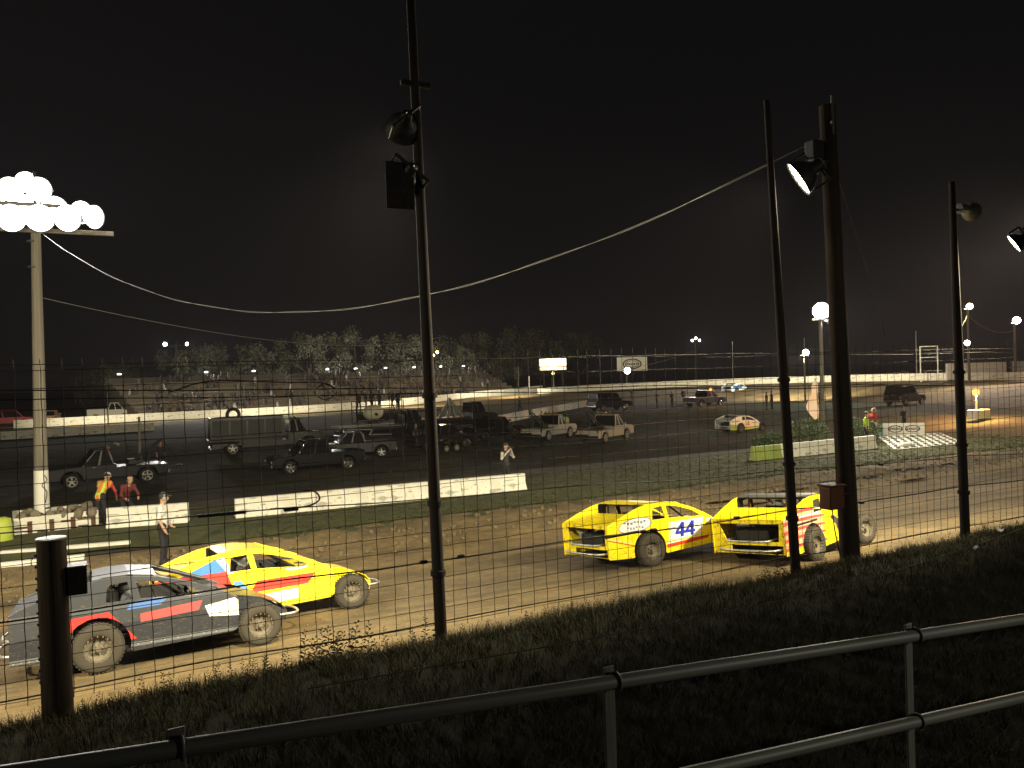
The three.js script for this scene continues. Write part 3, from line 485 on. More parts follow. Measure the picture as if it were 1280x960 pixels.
// row of small lamps on the stand's back fence
const miniLamp = (() => {
  const o = thing('stand_lamp', 'small white lamp on a short stalk along the back of the stand', 'lamp', V(0, 0, 0), 0, 'lamps along the back of the stand');
  part('stalk', rod(V(0, 0, 0), V(0, 0.9, 0), 0.04, 0.04, 6), steelDark, o); part('lamp_head', rbox(0.5, 0.2, 0.25, 0, 0.95, 0.05, 0.05), glow([1, 0.95, 0.85], 2.5), o); const L = new THREE.PointLight(new THREE.Color(1, 0.95, 0.85), 75, 0, 2); L.name = 'lamp_light'; L.position.set(0, 1.12, 0.1); L.castShadow = true; L.shadow.radius = 5; o.add(L); return o;
})();
{ const a = W(7, 110, 0), b = W(70, 127, 0.9), d = b.clone().sub(a), ang = Math.atan2(-d.z, d.x); const L = Math.hypot(d.x, d.z);
  [0.02, 0.2, 0.31, 0.5, 0.58, 0.67, 0.76, 0.85, 0.93].forEach((k, i) => { const p = a.clone().addScaledVector(d.clone().setY(0), k).add(V(Math.sin(ang) * -11.2, 4.9, Math.cos(ang) * -11.2)); if (i) copyOf(miniLamp, p, ang); else { miniLamp.position.copy(p); miniLamp.rotation.y = ang; } }); }
// plain thin poles round the back of the track
const thinPole = (label, t, n, h, y0 = 0) => { const o = single('thin_pole', rod(V(0, 0, 0), V(0.05, h, 0), 0.09, 0.06, 8), mat([0.2, 0.19, 0.17], 0.8), label, 'pole'); o.position.copy(W(t, n, y0)); };
thinPole('short pale pole beside the dark wrecker', 3.2, 52, 2.6); thinPole('leaning white pole between the lit sign and the billboard', 73, 122, 6.4, 0.8); thinPole('thin pole below the white billboard frame', 82, 121, 7, 0.8);
thinPole('thin grey pole among the wall poles right of the billboard lamp', 99, 106, 7.5, 1); thinPole('thin grey pole beyond the parked race car', 104, 95, 7.5, 1); thinPole('pale slim post at the end of the back wall', 62, 111, 3.4, 0.4); thinPole('slim dark pole above the turn wall by the trailers', 97, 70, 7, 1.2);
{ // dim lamp behind the seats that catches the handrail
  const o = thing('lamp_post', 'small lamp on a post beside the seats', 'lamp post', W(9.5, -3.5, 1.9)); pole(o, 3.6, 0.05, 0.04, steelDark);
  floodlight(o, V(0, 3.4, -0.2), W(7.2, 2.9, 2.6), { s: 0.5, color: new THREE.Color(1, 0.97, 0.84), cd: 34, shine: 6, cone: 48, blend: 0.6 });
}
// slim poles inside the back straight: their lamps look outward at the wall, away from the seats
{
  const list = [[3, 95, 'slim pole with one outward lamp before the wall near the rescue truck'], [22, 97, 'slim pole with one outward lamp before the middle of the stand'], [41, 102, 'slim pole with one outward lamp before the far half of the stand'], [58, 107, 'slim pole with one outward lamp where the back wall drifts away']];
  for (const [t, n, label] of list) {
    const o = thing('light_pole', label, 'light pole', W(t, n, 0)); pole(o, 5.2, 0.07, 0.05, galv);
    floodlight(o, V(0, 5.1, -0.2), W(t + 3, n + 13, -0.2), { s: 0.6, color: warmLight, cd: 560, shine: 20, cone: 66, blend: 0.7 });
  }
}
// ---------------------------------------------------------------- dirt-track race cars
// local axes: x forward from the tail, y up, z to the car's right; the base is the ground below the tail
const HW = 0.86, dustyRim = mat([0.13, 0.11, 0.08], 0.75, 0.2);
const sideOutline = (() => {
  const p = [[0.0, 0.3], [0.0, 1.02], [0.1, 1.07], [0.5, 1.22], [0.9, 1.345], [1.2, 1.385], [1.55, 1.385], [2.0, 1.33], [2.45, 1.2], [2.85, 1.02], [3.08, 0.9], [3.2, 0.78], [3.2, 0.36], [3.12, 0.3], [1.62, 0.24]];
  for (let i = 0; i <= 12; i++) { const a = lerp(-0.25, Math.PI + 0.25, i / 12); p.push([1.15 + 0.46 * Math.cos(a), 0.38 + 0.44 * Math.sin(a)]); }
  p.push([0.62, 0.26]); return p;
})();
const windowHoles = [[[1.28, 1.02], [1.3, 1.28], [1.58, 1.3], [1.66, 1.02]].reverse(), [[1.76, 1.02], [1.7, 1.3], [2.02, 1.25], [2.42, 1.13], [2.72, 0.98], [2.6, 0.96]].reverse()];
function sidePanelGeo(right) {
  const g = extrude(sideOutline, 0.022, 0.004, windowHoles), uv = g.attributes.uv, p = g.attributes.position;
  for (let i = 0; i < uv.count; i++) uv.setXY(i, right ? p.getX(i) / 3.2 : 1 - p.getX(i) / 3.2, (p.getY(i) - 0.2) / 1.25);
  g.translate(0, 0, right ? HW : -HW); return g;
}
const panelR = sidePanelGeo(true), panelL = sidePanelGeo(false);
const linerGeo = extrude([[1.06, 0.86], [1.06, 1.35], [1.2, 1.37], [1.55, 1.37], [2.0, 1.315], [2.45, 1.185], [2.85, 1.0], [3.15, 0.8], [3.15, 0.4], [1.66, 0.4], [1.5, 0.7], [1.3, 0.84]], 0.006, 0, windowHoles).translate(0, 0, 0);
function loft(profile, hw0, th = 0.014) {                     // a skin across the car that follows the given x,y points
  const list = []; for (let i = 0; i + 1 < profile.length; i++) { const [x0, y0, w0 = hw0] = profile[i], [x1, y1, w1 = hw0] = profile[i + 1]; list.push(sheet(V(x0, y0, w0), V(x1, y1, w1), V(x1, y1, -w1), V(x0, y0, -w0), th)); } return merge(list);
}
const tyreProfile = (w, r, ri) => new THREE.LatheGeometry([[ri, -w / 2 + 0.02], [ri + 0.03, -w / 2], [r - 0.05, -w / 2], [r - 0.012, -w / 2 + 0.03], [r, -w / 2 + 0.07], [r, w / 2 - 0.07], [r - 0.012, w / 2 - 0.03], [r - 0.05, w / 2], [ri + 0.03, w / 2], [ri, w / 2 - 0.02]].map(([a, b]) => new THREE.Vector2(a, b)), 36).rotateX(Math.PI / 2);
const treadGeo = (w, r) => { const l = []; for (let i = 0; i < 40; i++) for (const k of [-1, 0, 1]) { const g = box(0.03, 0.014, w * 0.24, 0, r + 0.002, k * w * 0.29); g.rotateZ((i + (k ? 0 : 0.5)) / 40 * 6.283); l.push(g); } return merge(l); };
const rimGeo = (w, ri) => merge([new THREE.LatheGeometry([[ri, -w / 2 + 0.02], [ri - 0.02, -w / 2 + 0.05], [ri - 0.03, 0], [ri - 0.02, w / 2 - 0.05], [ri, w / 2 - 0.02]].map(([a, b]) => new THREE.Vector2(a, b)), 32).rotateX(Math.PI / 2), new THREE.LatheGeometry([[0.0, 0.03], [0.06, 0.03], [0.08, 0.0], [ri * 0.6, -0.02], [ri - 0.02, 0.03]].map(([a, b]) => new THREE.Vector2(a, b)), 32).rotateX(Math.PI / 2).translate(0, 0, w / 2 - 0.11), ...Array.from({ length: 16 }, (_, i) => new THREE.CylinderGeometry(0.012, 0.012, 0.03, 6).rotateX(Math.PI / 2).translate(Math.cos(i * 0.3927) * (ri - 0.012), Math.sin(i * 0.3927) * (ri - 0.012), w / 2 - 0.02)), ...Array.from({ length: 5 }, (_, i) => new THREE.CylinderGeometry(0.016, 0.016, 0.05, 6).rotateX(Math.PI / 2).translate(Math.cos(i * 1.2566) * 0.07, Math.sin(i * 1.2566) * 0.07, w / 2 - 0.09)), new THREE.CylinderGeometry(0.035, 0.04, 0.08, 12).rotateX(Math.PI / 2).translate(0, 0, w / 2 - 0.07)]);
const wheelKit = { rear: [tyreProfile(0.4, 0.36, 0.2), rimGeo(0.4, 0.2), treadGeo(0.4, 0.36)], front: [tyreProfile(0.27, 0.33, 0.195), rimGeo(0.27, 0.195), treadGeo(0.27, 0.33)] };
function wheel(o, kit, x, y, z, rimMat, tyreMat = dirtyRubber, steer = 0) {
  const w = new THREE.Group(); w.name = 'wheel'; w.position.set(x, y, z); w.rotation.y = steer + (z < 0 ? Math.PI : 0); o.add(w);
  part('tyre', kit[0], tyreMat, w); part('rim', kit[1], rimMat, w); part('tread', kit[2], tyreMat, w).userData.kind = 'stuff'; return w;
}
function raceCar(label, p, turn, { side, paint, roofPaint = paint, nosePaint = paint, rim = dustyRim, trim = black, roll = 0, steer = 0 }) {
  const o = thing('race_car', label, 'race car', p, turn); o.rotation.order = 'YXZ'; o.rotation.x = roll;
  const sm = new THREE.MeshPhysicalMaterial({ map: side, roughness: 0.45, clearcoat: 0.4, clearcoatRoughness: 0.3, side: THREE.DoubleSide });
  part('side_panel', panelR, sm, o); part('side_panel', panelL, sm, o);
  for (const z of [-1, 1]) { const l = []; for (let i = 0; i < 14; i++) l.push(new THREE.CylinderGeometry(0.011, 0.011, 0.008, 6).rotateX(Math.PI / 2).translate(i < 6 ? 0.05 + i * 0.1 : 1.7 + (i - 6) * 0.19, i < 6 ? 0.33 : 0.34, z * (HW + 0.014))); part('rivets', l, alu, o).userData.kind = 'stuff'; }
  for (const z of [-1, 1]) { const l = part('inner_liner', linerGeo, trim, o); l.position.z = z * (HW - 0.018); }
  part('roof', loft([[1.1, 1.375], [1.3, 1.4], [1.6, 1.4], [2.0, 1.345]], HW - 0.015), roofPaint, o);
  for (const z of [-1, 1]) part('windscreen_pillar', rod(V(2.0, 1.335, z * (HW - 0.03)), V(2.85, 1.0, z * (HW - 0.03)), 0.03, 0.03, 8), roofPaint, o);
  part('hood', [loft([[2.55, 0.93], [3.0, 0.89], [3.2, 0.82]], HW - 0.02), loft([[3.2, 0.82, HW - 0.3], [3.6, 0.72, 0.5], [3.95, 0.55, 0.42], [4.05, 0.42, 0.4]], 0.5), loft([[4.05, 0.42, 0.4], [4.02, 0.26, 0.38]], 0.4)], nosePaint, o);
  for (const z of [-1, 1]) part('nose_side', sheet(V(3.2, 0.8, z * (HW - 0.3)), V(3.6, 0.71, z * 0.5), V(3.6, 0.28, z * 0.46), V(3.2, 0.28, z * 0.5)), nosePaint, o);
  for (const z of [-1, 1]) part('nose_side', sheet(V(3.6, 0.71, z * 0.5), V(4.04, 0.42, z * 0.4), V(4.02, 0.27, z * 0.38), V(3.6, 0.28, z * 0.46)), nosePaint, o);
  part('front_panel', sheet(V(3.19, 0.8, -HW + 0.02), V(3.19, 0.8, HW - 0.02), V(3.19, 0.34, HW - 0.02), V(3.19, 0.34, -HW + 0.02)), trim, o);
  part('rear_deck', loft([[0.02, 1.03], [0.55, 1.13], [0.95, 1.16]], HW - 0.02), paint, o);
  part('deck_wall', sheet(V(0.95, 1.16, -HW + 0.02), V(0.95, 1.16, HW - 0.02), V(1.0, 0.8, HW - 0.02), V(1.0, 0.8, -HW + 0.02)), trim, o);
  // tail: painted frame round an open dark bay, lower valance, bumper
  const tail = [[-HW + 0.02, 0.32], [HW - 0.02, 0.32], [HW - 0.02, 1.02], [-HW + 0.02, 1.02]], bay = [[-HW + 0.34, 0.58], [-HW + 0.16, 0.95], [HW - 0.12, 0.95], [HW - 0.16, 0.58]], low = [[-0.42, 0.33], [-0.42, 0.5], [HW - 0.08, 0.5], [HW - 0.08, 0.33]];
  part('tail_panel', extrude(tail, 0.018, 0.003, [bay, low]).rotateY(-Math.PI / 2).translate(0.03, 0, 0), paint, o);
  part('fuel_cell', rbox(0.5, 0.36, 0.8, 0.42, 0.62, 0, 0.04), trim, o);
  part('rear_bumper', [tube([V(0.3, 0.42, -0.7), V(-0.08, 0.42, -0.66), V(-0.1, 0.42, 0.66), V(0.3, 0.42, 0.7)], 0.024, 30, 8), tube([V(0.3, 0.6, -0.5), V(-0.06, 0.6, -0.46), V(-0.06, 0.6, 0.46), V(0.3, 0.6, 0.5)], 0.022, 30, 8)], alu, o);
  part('front_bumper', tube([V(3.8, 0.36, -0.42), V(4.2, 0.36, -0.36), V(4.22, 0.36, 0.36), V(3.8, 0.36, 0.42)], 0.022, 30, 8), alu, o);
  part('floor_pan', rbox(3.0, 0.04, 1.5, 1.65, 0.3, 0, 0.01), trim, o); part('engine', [rbox(0.7, 0.4, 0.6, 2.75, 0.6, 0, 0.05), rbox(0.5, 0.18, 0.3, 2.75, 0.84, 0, 0.04)], trim, o); part('firewall', sheet(V(2.4, 0.3, -0.82), V(2.4, 0.3, 0.82), V(2.45, 0.93, 0.82), V(2.45, 0.93, -0.82)), trim, o);
  const cage = []; for (const z of [-0.62, 0.62]) cage.push(rod(V(1.15, 0.3, z), V(1.2, 1.34, z), 0.022), rod(V(1.2, 1.34, z), V(1.95, 1.3, z), 0.022), rod(V(1.95, 1.3, z), V(2.5, 0.9, z), 0.022), rod(V(2.45, 0.3, z), V(2.45, 0.9, z), 0.022), rod(V(1.15, 0.75, z), V(2.45, 0.75, z), 0.022)); cage.push(rod(V(1.2, 1.34, -0.62), V(1.2, 1.34, 0.62), 0.022), rod(V(1.95, 1.3, -0.62), V(1.95, 1.3, 0.62), 0.022), rod(V(1.15, 0.75, -0.62), V(1.15, 0.75, 0.62), 0.022));
  part('roll_cage', cage, trim, o);
  part('seat', [rbox(0.14, 0.75, 0.48, 1.4, 0.78, -0.12, 0.06), rbox(0.5, 0.12, 0.48, 1.62, 0.46, -0.12, 0.05)], trim, o);
  part('steering_wheel', new THREE.TorusGeometry(0.17, 0.018, 8, 24).rotateY(Math.PI / 2).rotateZ(0.4).translate(2.05, 0.85, -0.12), trim, o);
  part('axle', [rod(V(1.15, 0.36, -0.8), V(1.15, 0.36, 0.8), 0.05), rod(V(3.52, 0.33, -0.85), V(3.52, 0.33, 0.85), 0.035), rod(V(3.5, 0.34, -0.7), V(3.2, 0.5, -0.4), 0.02), rod(V(3.5, 0.34, 0.7), V(3.2, 0.5, 0.4), 0.02)], trim, o);
  for (const z of [-0.78, 0.78]) wheel(o, wheelKit.rear, 1.15, 0.37, z, rim, dirtyRubber); for (const z of [-0.86, 0.86]) wheel(o, wheelKit.front, 3.52, 0.34, z, rim, dirtyRubber, steer);
  // driver in the seat: helmet and suited shoulders
  const drv = new THREE.Group(); drv.name = 'driver'; o.add(drv); const hm = new THREE.SphereGeometry(0.15, 20, 14); hm.scale(1.08, 1.05, 0.92); hm.translate(1.62, 1.1, -0.12); part('helmet', hm, mat([0.5, 0.5, 0.5], 0.3), drv); part('visor', new THREE.SphereGeometry(0.155, 16, 8, -0.7 + Math.PI, 1.4, 1.2, 0.6).scale(1.08, 1.05, 0.92).translate(1.62, 1.1, -0.12), black, drv); const su = new THREE.CapsuleGeometry(0.17, 0.3, 6, 14); su.scale(0.8, 1, 1.25); su.translate(1.56, 0.74, -0.12); part('suit', [su, rod(V(1.58, 0.92, -0.34), V(1.85, 0.74, -0.34), 0.06, 0.05), rod(V(1.85, 0.74, -0.34), V(2.03, 0.86, -0.2), 0.05, 0.045), rod(V(1.58, 0.92, 0.1), V(1.85, 0.74, 0.1), 0.06, 0.05), rod(V(1.85, 0.74, 0.1), V(2.03, 0.86, -0.04), 0.05, 0.045)], mat([0.06, 0.06, 0.08], 0.8), drv);
  return o;
}
const dirtOver = (c, w, h, k = 1) => {                         // thrown clay on the lower half of a panel
  for (let i = 0; i < 1700 * k; i++) { const y = h * (1 - Math.pow(rnd(), 1.7) * 0.75), r = rr(0.6, 3.2); c.fillStyle = `rgba(${90 + rnd() * 40},${72 + rnd() * 28},${40 + rnd() * 20},${rr(0.15, 0.55)})`; c.beginPath(); c.ellipse(rnd() * w, y, r * rr(1, 4), r, 0, 0, 6.283); c.fill(); }
};
const YEL = '#f2da12';
const blurry = (c, x, y, w, h, col, n) => { c.fillStyle = col; for (let i = 0; i < n; i++) c.fillRect(x + i * w / n, y + (i % 3) * h * 0.12, w / n * 0.72, h * (0.5 + 0.35 * ((i * 7) % 4) / 4)); };
const sideA = canvasTex(1024, 512, (c, w, h) => {              // yellow, blue 44
  c.fillStyle = YEL; c.fillRect(0, 0, w, h);
  c.save(); c.translate(250, 200); c.fillStyle = '#f4f2e6'; c.beginPath(); c.ellipse(0, 0, 150, 62, -0.1, 0, 6.283); c.fill(); c.strokeStyle = '#6a72a8'; c.lineWidth = 7; c.stroke(); blurry(c, -105, -38, 210, 30, '#6d76b0', 7); blurry(c, -80, 8, 160, 30, '#8a90ba', 6); c.restore();
  c.strokeStyle = '#d4342a'; c.lineWidth = 9; c.beginPath(); c.moveTo(0, 300); c.lineTo(250, 390); c.stroke(); c.strokeStyle = '#f4d8c0'; c.lineWidth = 6; c.beginPath(); c.moveTo(0, 286); c.lineTo(250, 372); c.stroke();
  c.fillStyle = '#f3f0e2'; c.beginPath(); c.moveTo(560, 220); c.lineTo(900, 215); c.lineTo(870, 372); c.lineTo(548, 392); c.fill();
  c.save(); c.translate(715, 300); c.transform(1, 0, -0.12, 1, 0, 0); c.font = 'bold 176px sans-serif'; c.textAlign = 'center'; c.textBaseline = 'middle'; c.lineWidth = 16; c.strokeStyle = '#ffffff'; c.strokeText('44', 0, 4); c.fillStyle = '#1c2cb4'; c.strokeStyle = '#1c2cb4'; c.lineWidth = 7; c.strokeText('44', 0, 4); c.fillText('44', 0, 4); c.restore();
  c.fillStyle = '#d63a22'; c.beginPath(); c.moveTo(525, 418); c.lineTo(940, 392); c.lineTo(930, 420); c.lineTo(525, 452); c.fill(); c.fillStyle = '#f3efe0'; c.beginPath(); c.moveTo(525, 404); c.lineTo(860, 384); c.lineTo(862, 394); c.lineTo(525, 418); c.fill();
  c.fillStyle = '#f5ede0'; c.fillRect(930, 235, 70, 40); blurry(c, 936, 242, 56, 24, '#c98a7a', 4); c.fillStyle = '#e07a2a'; c.beginPath(); c.arc(1005, 330, 18, 0, 6.283); c.fill();
  dirtOver(c, w, h);
});
const sideB = canvasTex(1024, 512, (c, w, h) => {              // yellow with coral stripes and a dark swoosh
  c.fillStyle = '#f0d416'; c.fillRect(0, 0, w, h);
  c.fillStyle = '#e8b488'; c.fillRect(0, 150, 520, 260); for (const y of [120, 190, 262, 330, 402]) { c.fillStyle = '#ee4a50'; c.beginPath(); c.moveTo(0, y + 8); c.bezierCurveTo(180, y - 14, 360, y + 4, 560, y + 22); c.lineTo(560, y + 40); c.bezierCurveTo(360, y + 28, 180, y + 16, 0, y + 36); c.fill(); }
  c.fillStyle = '#2a2030'; c.fillRect(120, 232, 330, 20); c.fillStyle = '#f4e8d2'; c.fillRect(90, 176, 420, 12);
  c.fillStyle = '#f0d416'; c.beginPath(); c.moveTo(540, 160); c.lineTo(760, 200); c.lineTo(860, 470); c.lineTo(620, 480); c.fill();
  c.fillStyle = '#3a3048'; c.beginPath(); c.moveTo(640, 240); c.bezierCurveTo(760, 250, 800, 360, 800, 470); c.lineTo(740, 470); c.bezierCurveTo(740, 380, 700, 300, 640, 270); c.fill();
  c.fillStyle = '#e9e6dc'; c.fillRect(840, 300, 60, 90); c.fillStyle = '#f0d416'; c.fillRect(900, 180, 124, 320); dirtOver(c, w, h, 1.3);
});
const sideC = canvasTex(1024, 512, (c, w, h) => {              // yellow, red flashes, blue and white
  c.fillStyle = '#f3d820'; c.fillRect(0, 0, w, h);
  c.fillStyle = '#3c76c0'; c.beginPath(); c.moveTo(120, 180); c.lineTo(330, 70); c.lineTo(400, 190); c.fill(); c.fillStyle = '#a8b8d0'; c.beginPath(); c.moveTo(330, 70); c.lineTo(380, 60); c.lineTo(430, 190); c.lineTo(400, 190); c.fill();
  c.fillStyle = '#e5372e'; c.beginPath(); c.moveTo(0, 178); c.lineTo(390, 168); c.lineTo(430, 330); c.lineTo(120, 352); c.lineTo(0, 240); c.fill();
  c.fillStyle = '#5a8ccc'; c.beginPath(); c.moveTo(430, 250); c.lineTo(470, 250); c.lineTo(540, 380); c.lineTo(420, 360); c.fill();
  c.fillStyle = '#c8c6c0'; c.fillRect(0, 352, 420, 160); c.fillStyle = '#dfdccc'; c.beginPath(); c.moveTo(520, 380); c.lineTo(800, 362); c.lineTo(800, 440); c.lineTo(520, 460); c.fill();
  c.fillStyle = '#e63b30'; c.beginPath(); c.moveTo(560, 268); c.lineTo(910, 262); c.lineTo(860, 340); c.lineTo(520, 352); c.fill();
  c.fillStyle = '#f5f0d8'; c.beginPath(); c.ellipse(800, 205, 70, 18, -0.05, 0, 6.283); c.fill(); blurry(c, 750, 196, 100, 16, '#c9b98a', 6); dirtOver(c, w, h);
});
const sideD = canvasTex(1024, 512, (c, w, h) => {              // slate grey with red flashes and a white front
  c.fillStyle = '#33363d'; c.fillRect(0, 0, w, h); c.fillStyle = '#484c54'; c.fillRect(0, 190, w, 34); c.fillStyle = '#23262e'; c.beginPath(); c.moveTo(0, 330); c.lineTo(1024, 300); c.lineTo(1024, 512); c.lineTo(0, 512); c.fill();
  c.fillStyle = '#d23230'; c.beginPath(); c.moveTo(170, 250); c.lineTo(420, 232); c.lineTo(540, 420); c.lineTo(280, 430); c.fill(); c.fillStyle = '#b84648'; c.beginPath(); c.moveTo(560, 270); c.lineTo(850, 240); c.lineTo(830, 300); c.lineTo(560, 322); c.fill();
  c.fillStyle = '#4a6aa8'; c.beginPath(); c.moveTo(520, 190); c.lineTo(700, 180); c.lineTo(650, 232); c.lineTo(500, 236); c.fill(); c.fillStyle = '#e8e4d4'; c.beginPath(); c.moveTo(860, 280); c.lineTo(1024, 250); c.lineTo(1024, 372); c.lineTo(880, 352); c.fill(); c.fillStyle = '#5c5f66'; c.fillRect(0, 440, w, 26); dirtOver(c, w, h);
});
const sideE = canvasTex(1024, 512, (c, w, h) => {              // white and green with a red 4
  c.fillStyle = '#d8d4c4'; c.fillRect(0, 0, w, h); c.fillStyle = '#b6c428'; c.fillRect(0, 400, w, 112); c.fillStyle = '#7a9a2c'; c.beginPath(); c.moveTo(0, 300); c.lineTo(430, 330); c.lineTo(430, 420); c.lineTo(0, 420); c.fill();
  blurry(c, 30, 170, 300, 70, '#6a6660', 9); c.save(); c.translate(620, 300); c.font = 'bold 230px sans-serif'; c.textAlign = 'center'; c.textBaseline = 'middle'; c.fillStyle = '#cf2a24'; c.fillText('4', 0, 0); c.restore(); blurry(c, 760, 260, 170, 50, '#77736c', 6); dirtOver(c, w, h);
});
const mudMap = tex(512, (u, v) => { const a = smooth(0.62, 0.72, wf(u, v, 22, 4)), b = smooth(0.72, 0.8, wn(u, v, 110, 3)), c = smooth(0.5, 0.7, wf(u, v, 5, 3, 6)); const k = clamp(a * 0.55 + b * 0.7 * (0.4 + c) + 0.12 * c); return [lerp(1, 0.5, k), lerp(1, 0.44, k), lerp(1, 0.42, k)]; });
const paintOf = (r, g, b) => { const m = new THREE.MeshPhysicalMaterial({ map: mudMap, roughness: 0.45, clearcoat: 0.4, clearcoatRoughness: 0.3, side: THREE.DoubleSide }); m.color.setRGB(r, g, b); return m; };
const yellow = paintOf(0.88, 0.7, 0.01), grey = paintOf(0.035, 0.037, 0.045), whiteCar = paintOf(0.65, 0.62, 0.52), amber = paintOf(0.85, 0.55, 0.03);
raceCar('yellow race car with a large blue 44 on its side', W(10.05, 14.7 + HW, trackY(15.55) - 0.02), R(3), { roll: -0.1, side: sideA, paint: yellow, steer: -0.12 });
raceCar('yellow race car with coral stripes sliding nose inward behind the dark pole', W(12.5, 13.0, trackY(13.5) - 0.02), R(15), { roll: -0.095, side: sideB, paint: yellow, roofPaint: mat([0.05, 0.05, 0.05], 0.5), steer: -0.25 });
raceCar('yellow race car with red flashes and blue tail on the straight', W(1.15, 15.75 + HW, trackY(16.6) - 0.01), R(-1), { roll: -0.1, side: sideC, paint: amber, nosePaint: yellow, roofPaint: yellow });
raceCar('slate grey race car with red flashes passing close to the fence', W(-0.95, 13.9 + HW, trackY(14.75)), R(-1), { roll: -0.1, side: sideD, paint: grey, nosePaint: grey });
raceCar('white and green race car with a red 4 parked on the infield', W(45.8, 50.4, gy(50)), R(2), { side: sideE, paint: whiteCar });
const blueWhite = canvasTex(512, 256, (c, w, h) => { c.fillStyle = '#cfe0ee'; c.fillRect(0, 0, w, h); c.fillStyle = '#2f6fc4'; c.fillRect(60, 90, 300, 70); c.fillStyle = '#e8eef2'; c.fillRect(0, 180, w, 30); });
raceCar('pale blue race car out on the far banked turn', W(79.5, 86.5, 0.6), R(8), { side: blueWhite, paint: paintOf(0.6, 0.7, 0.78) });
// ---------------------------------------------------------------- road vehicles
const carWheel = (() => { const r = 0.38, w = 0.25; const rim = []; for (let i = 0; i < 5; i++) { const g = box(0.07, 0.19, 0.03, 0, 0.13, w / 2 - 0.02); g.rotateZ(i / 5 * 6.283); rim.push(g); } rim.push(new THREE.CylinderGeometry(0.06, 0.06, 0.04, 12).rotateX(Math.PI / 2).translate(0, 0, w / 2 - 0.02), new THREE.TorusGeometry(0.235, 0.022, 6, 28).translate(0, 0, w / 2 - 0.015)); return [tyreProfile(w, r, 0.24), merge(rim), new THREE.CylinderGeometry(0.235, 0.235, 0.05, 24).rotateX(Math.PI / 2)]; })();
function roadWheel(o, x, z, r = 0.38, rimMat = chrome) { const w = new THREE.Group(); w.name = 'wheel'; w.position.set(x, r, z); w.rotation.y = z < 0 ? Math.PI : 0; w.scale.setScalar(r / 0.38); o.add(w); part('tyre', carWheel[0], rubber, w); part('rim', carWheel[1], rimMat, w); part('hub_disc', carWheel[2], black, w); }
function arches(pts, xs, r, y0) { const out = []; const done = new Set(); for (const q of pts) out.push(q); for (const x of xs) { const a = []; for (let i = 0; i <= 10; i++) { const w = Math.PI * i / 10; a.push([x + r * Math.cos(w), y0 + r * Math.sin(w)]); } out.push(...a); } return out; }
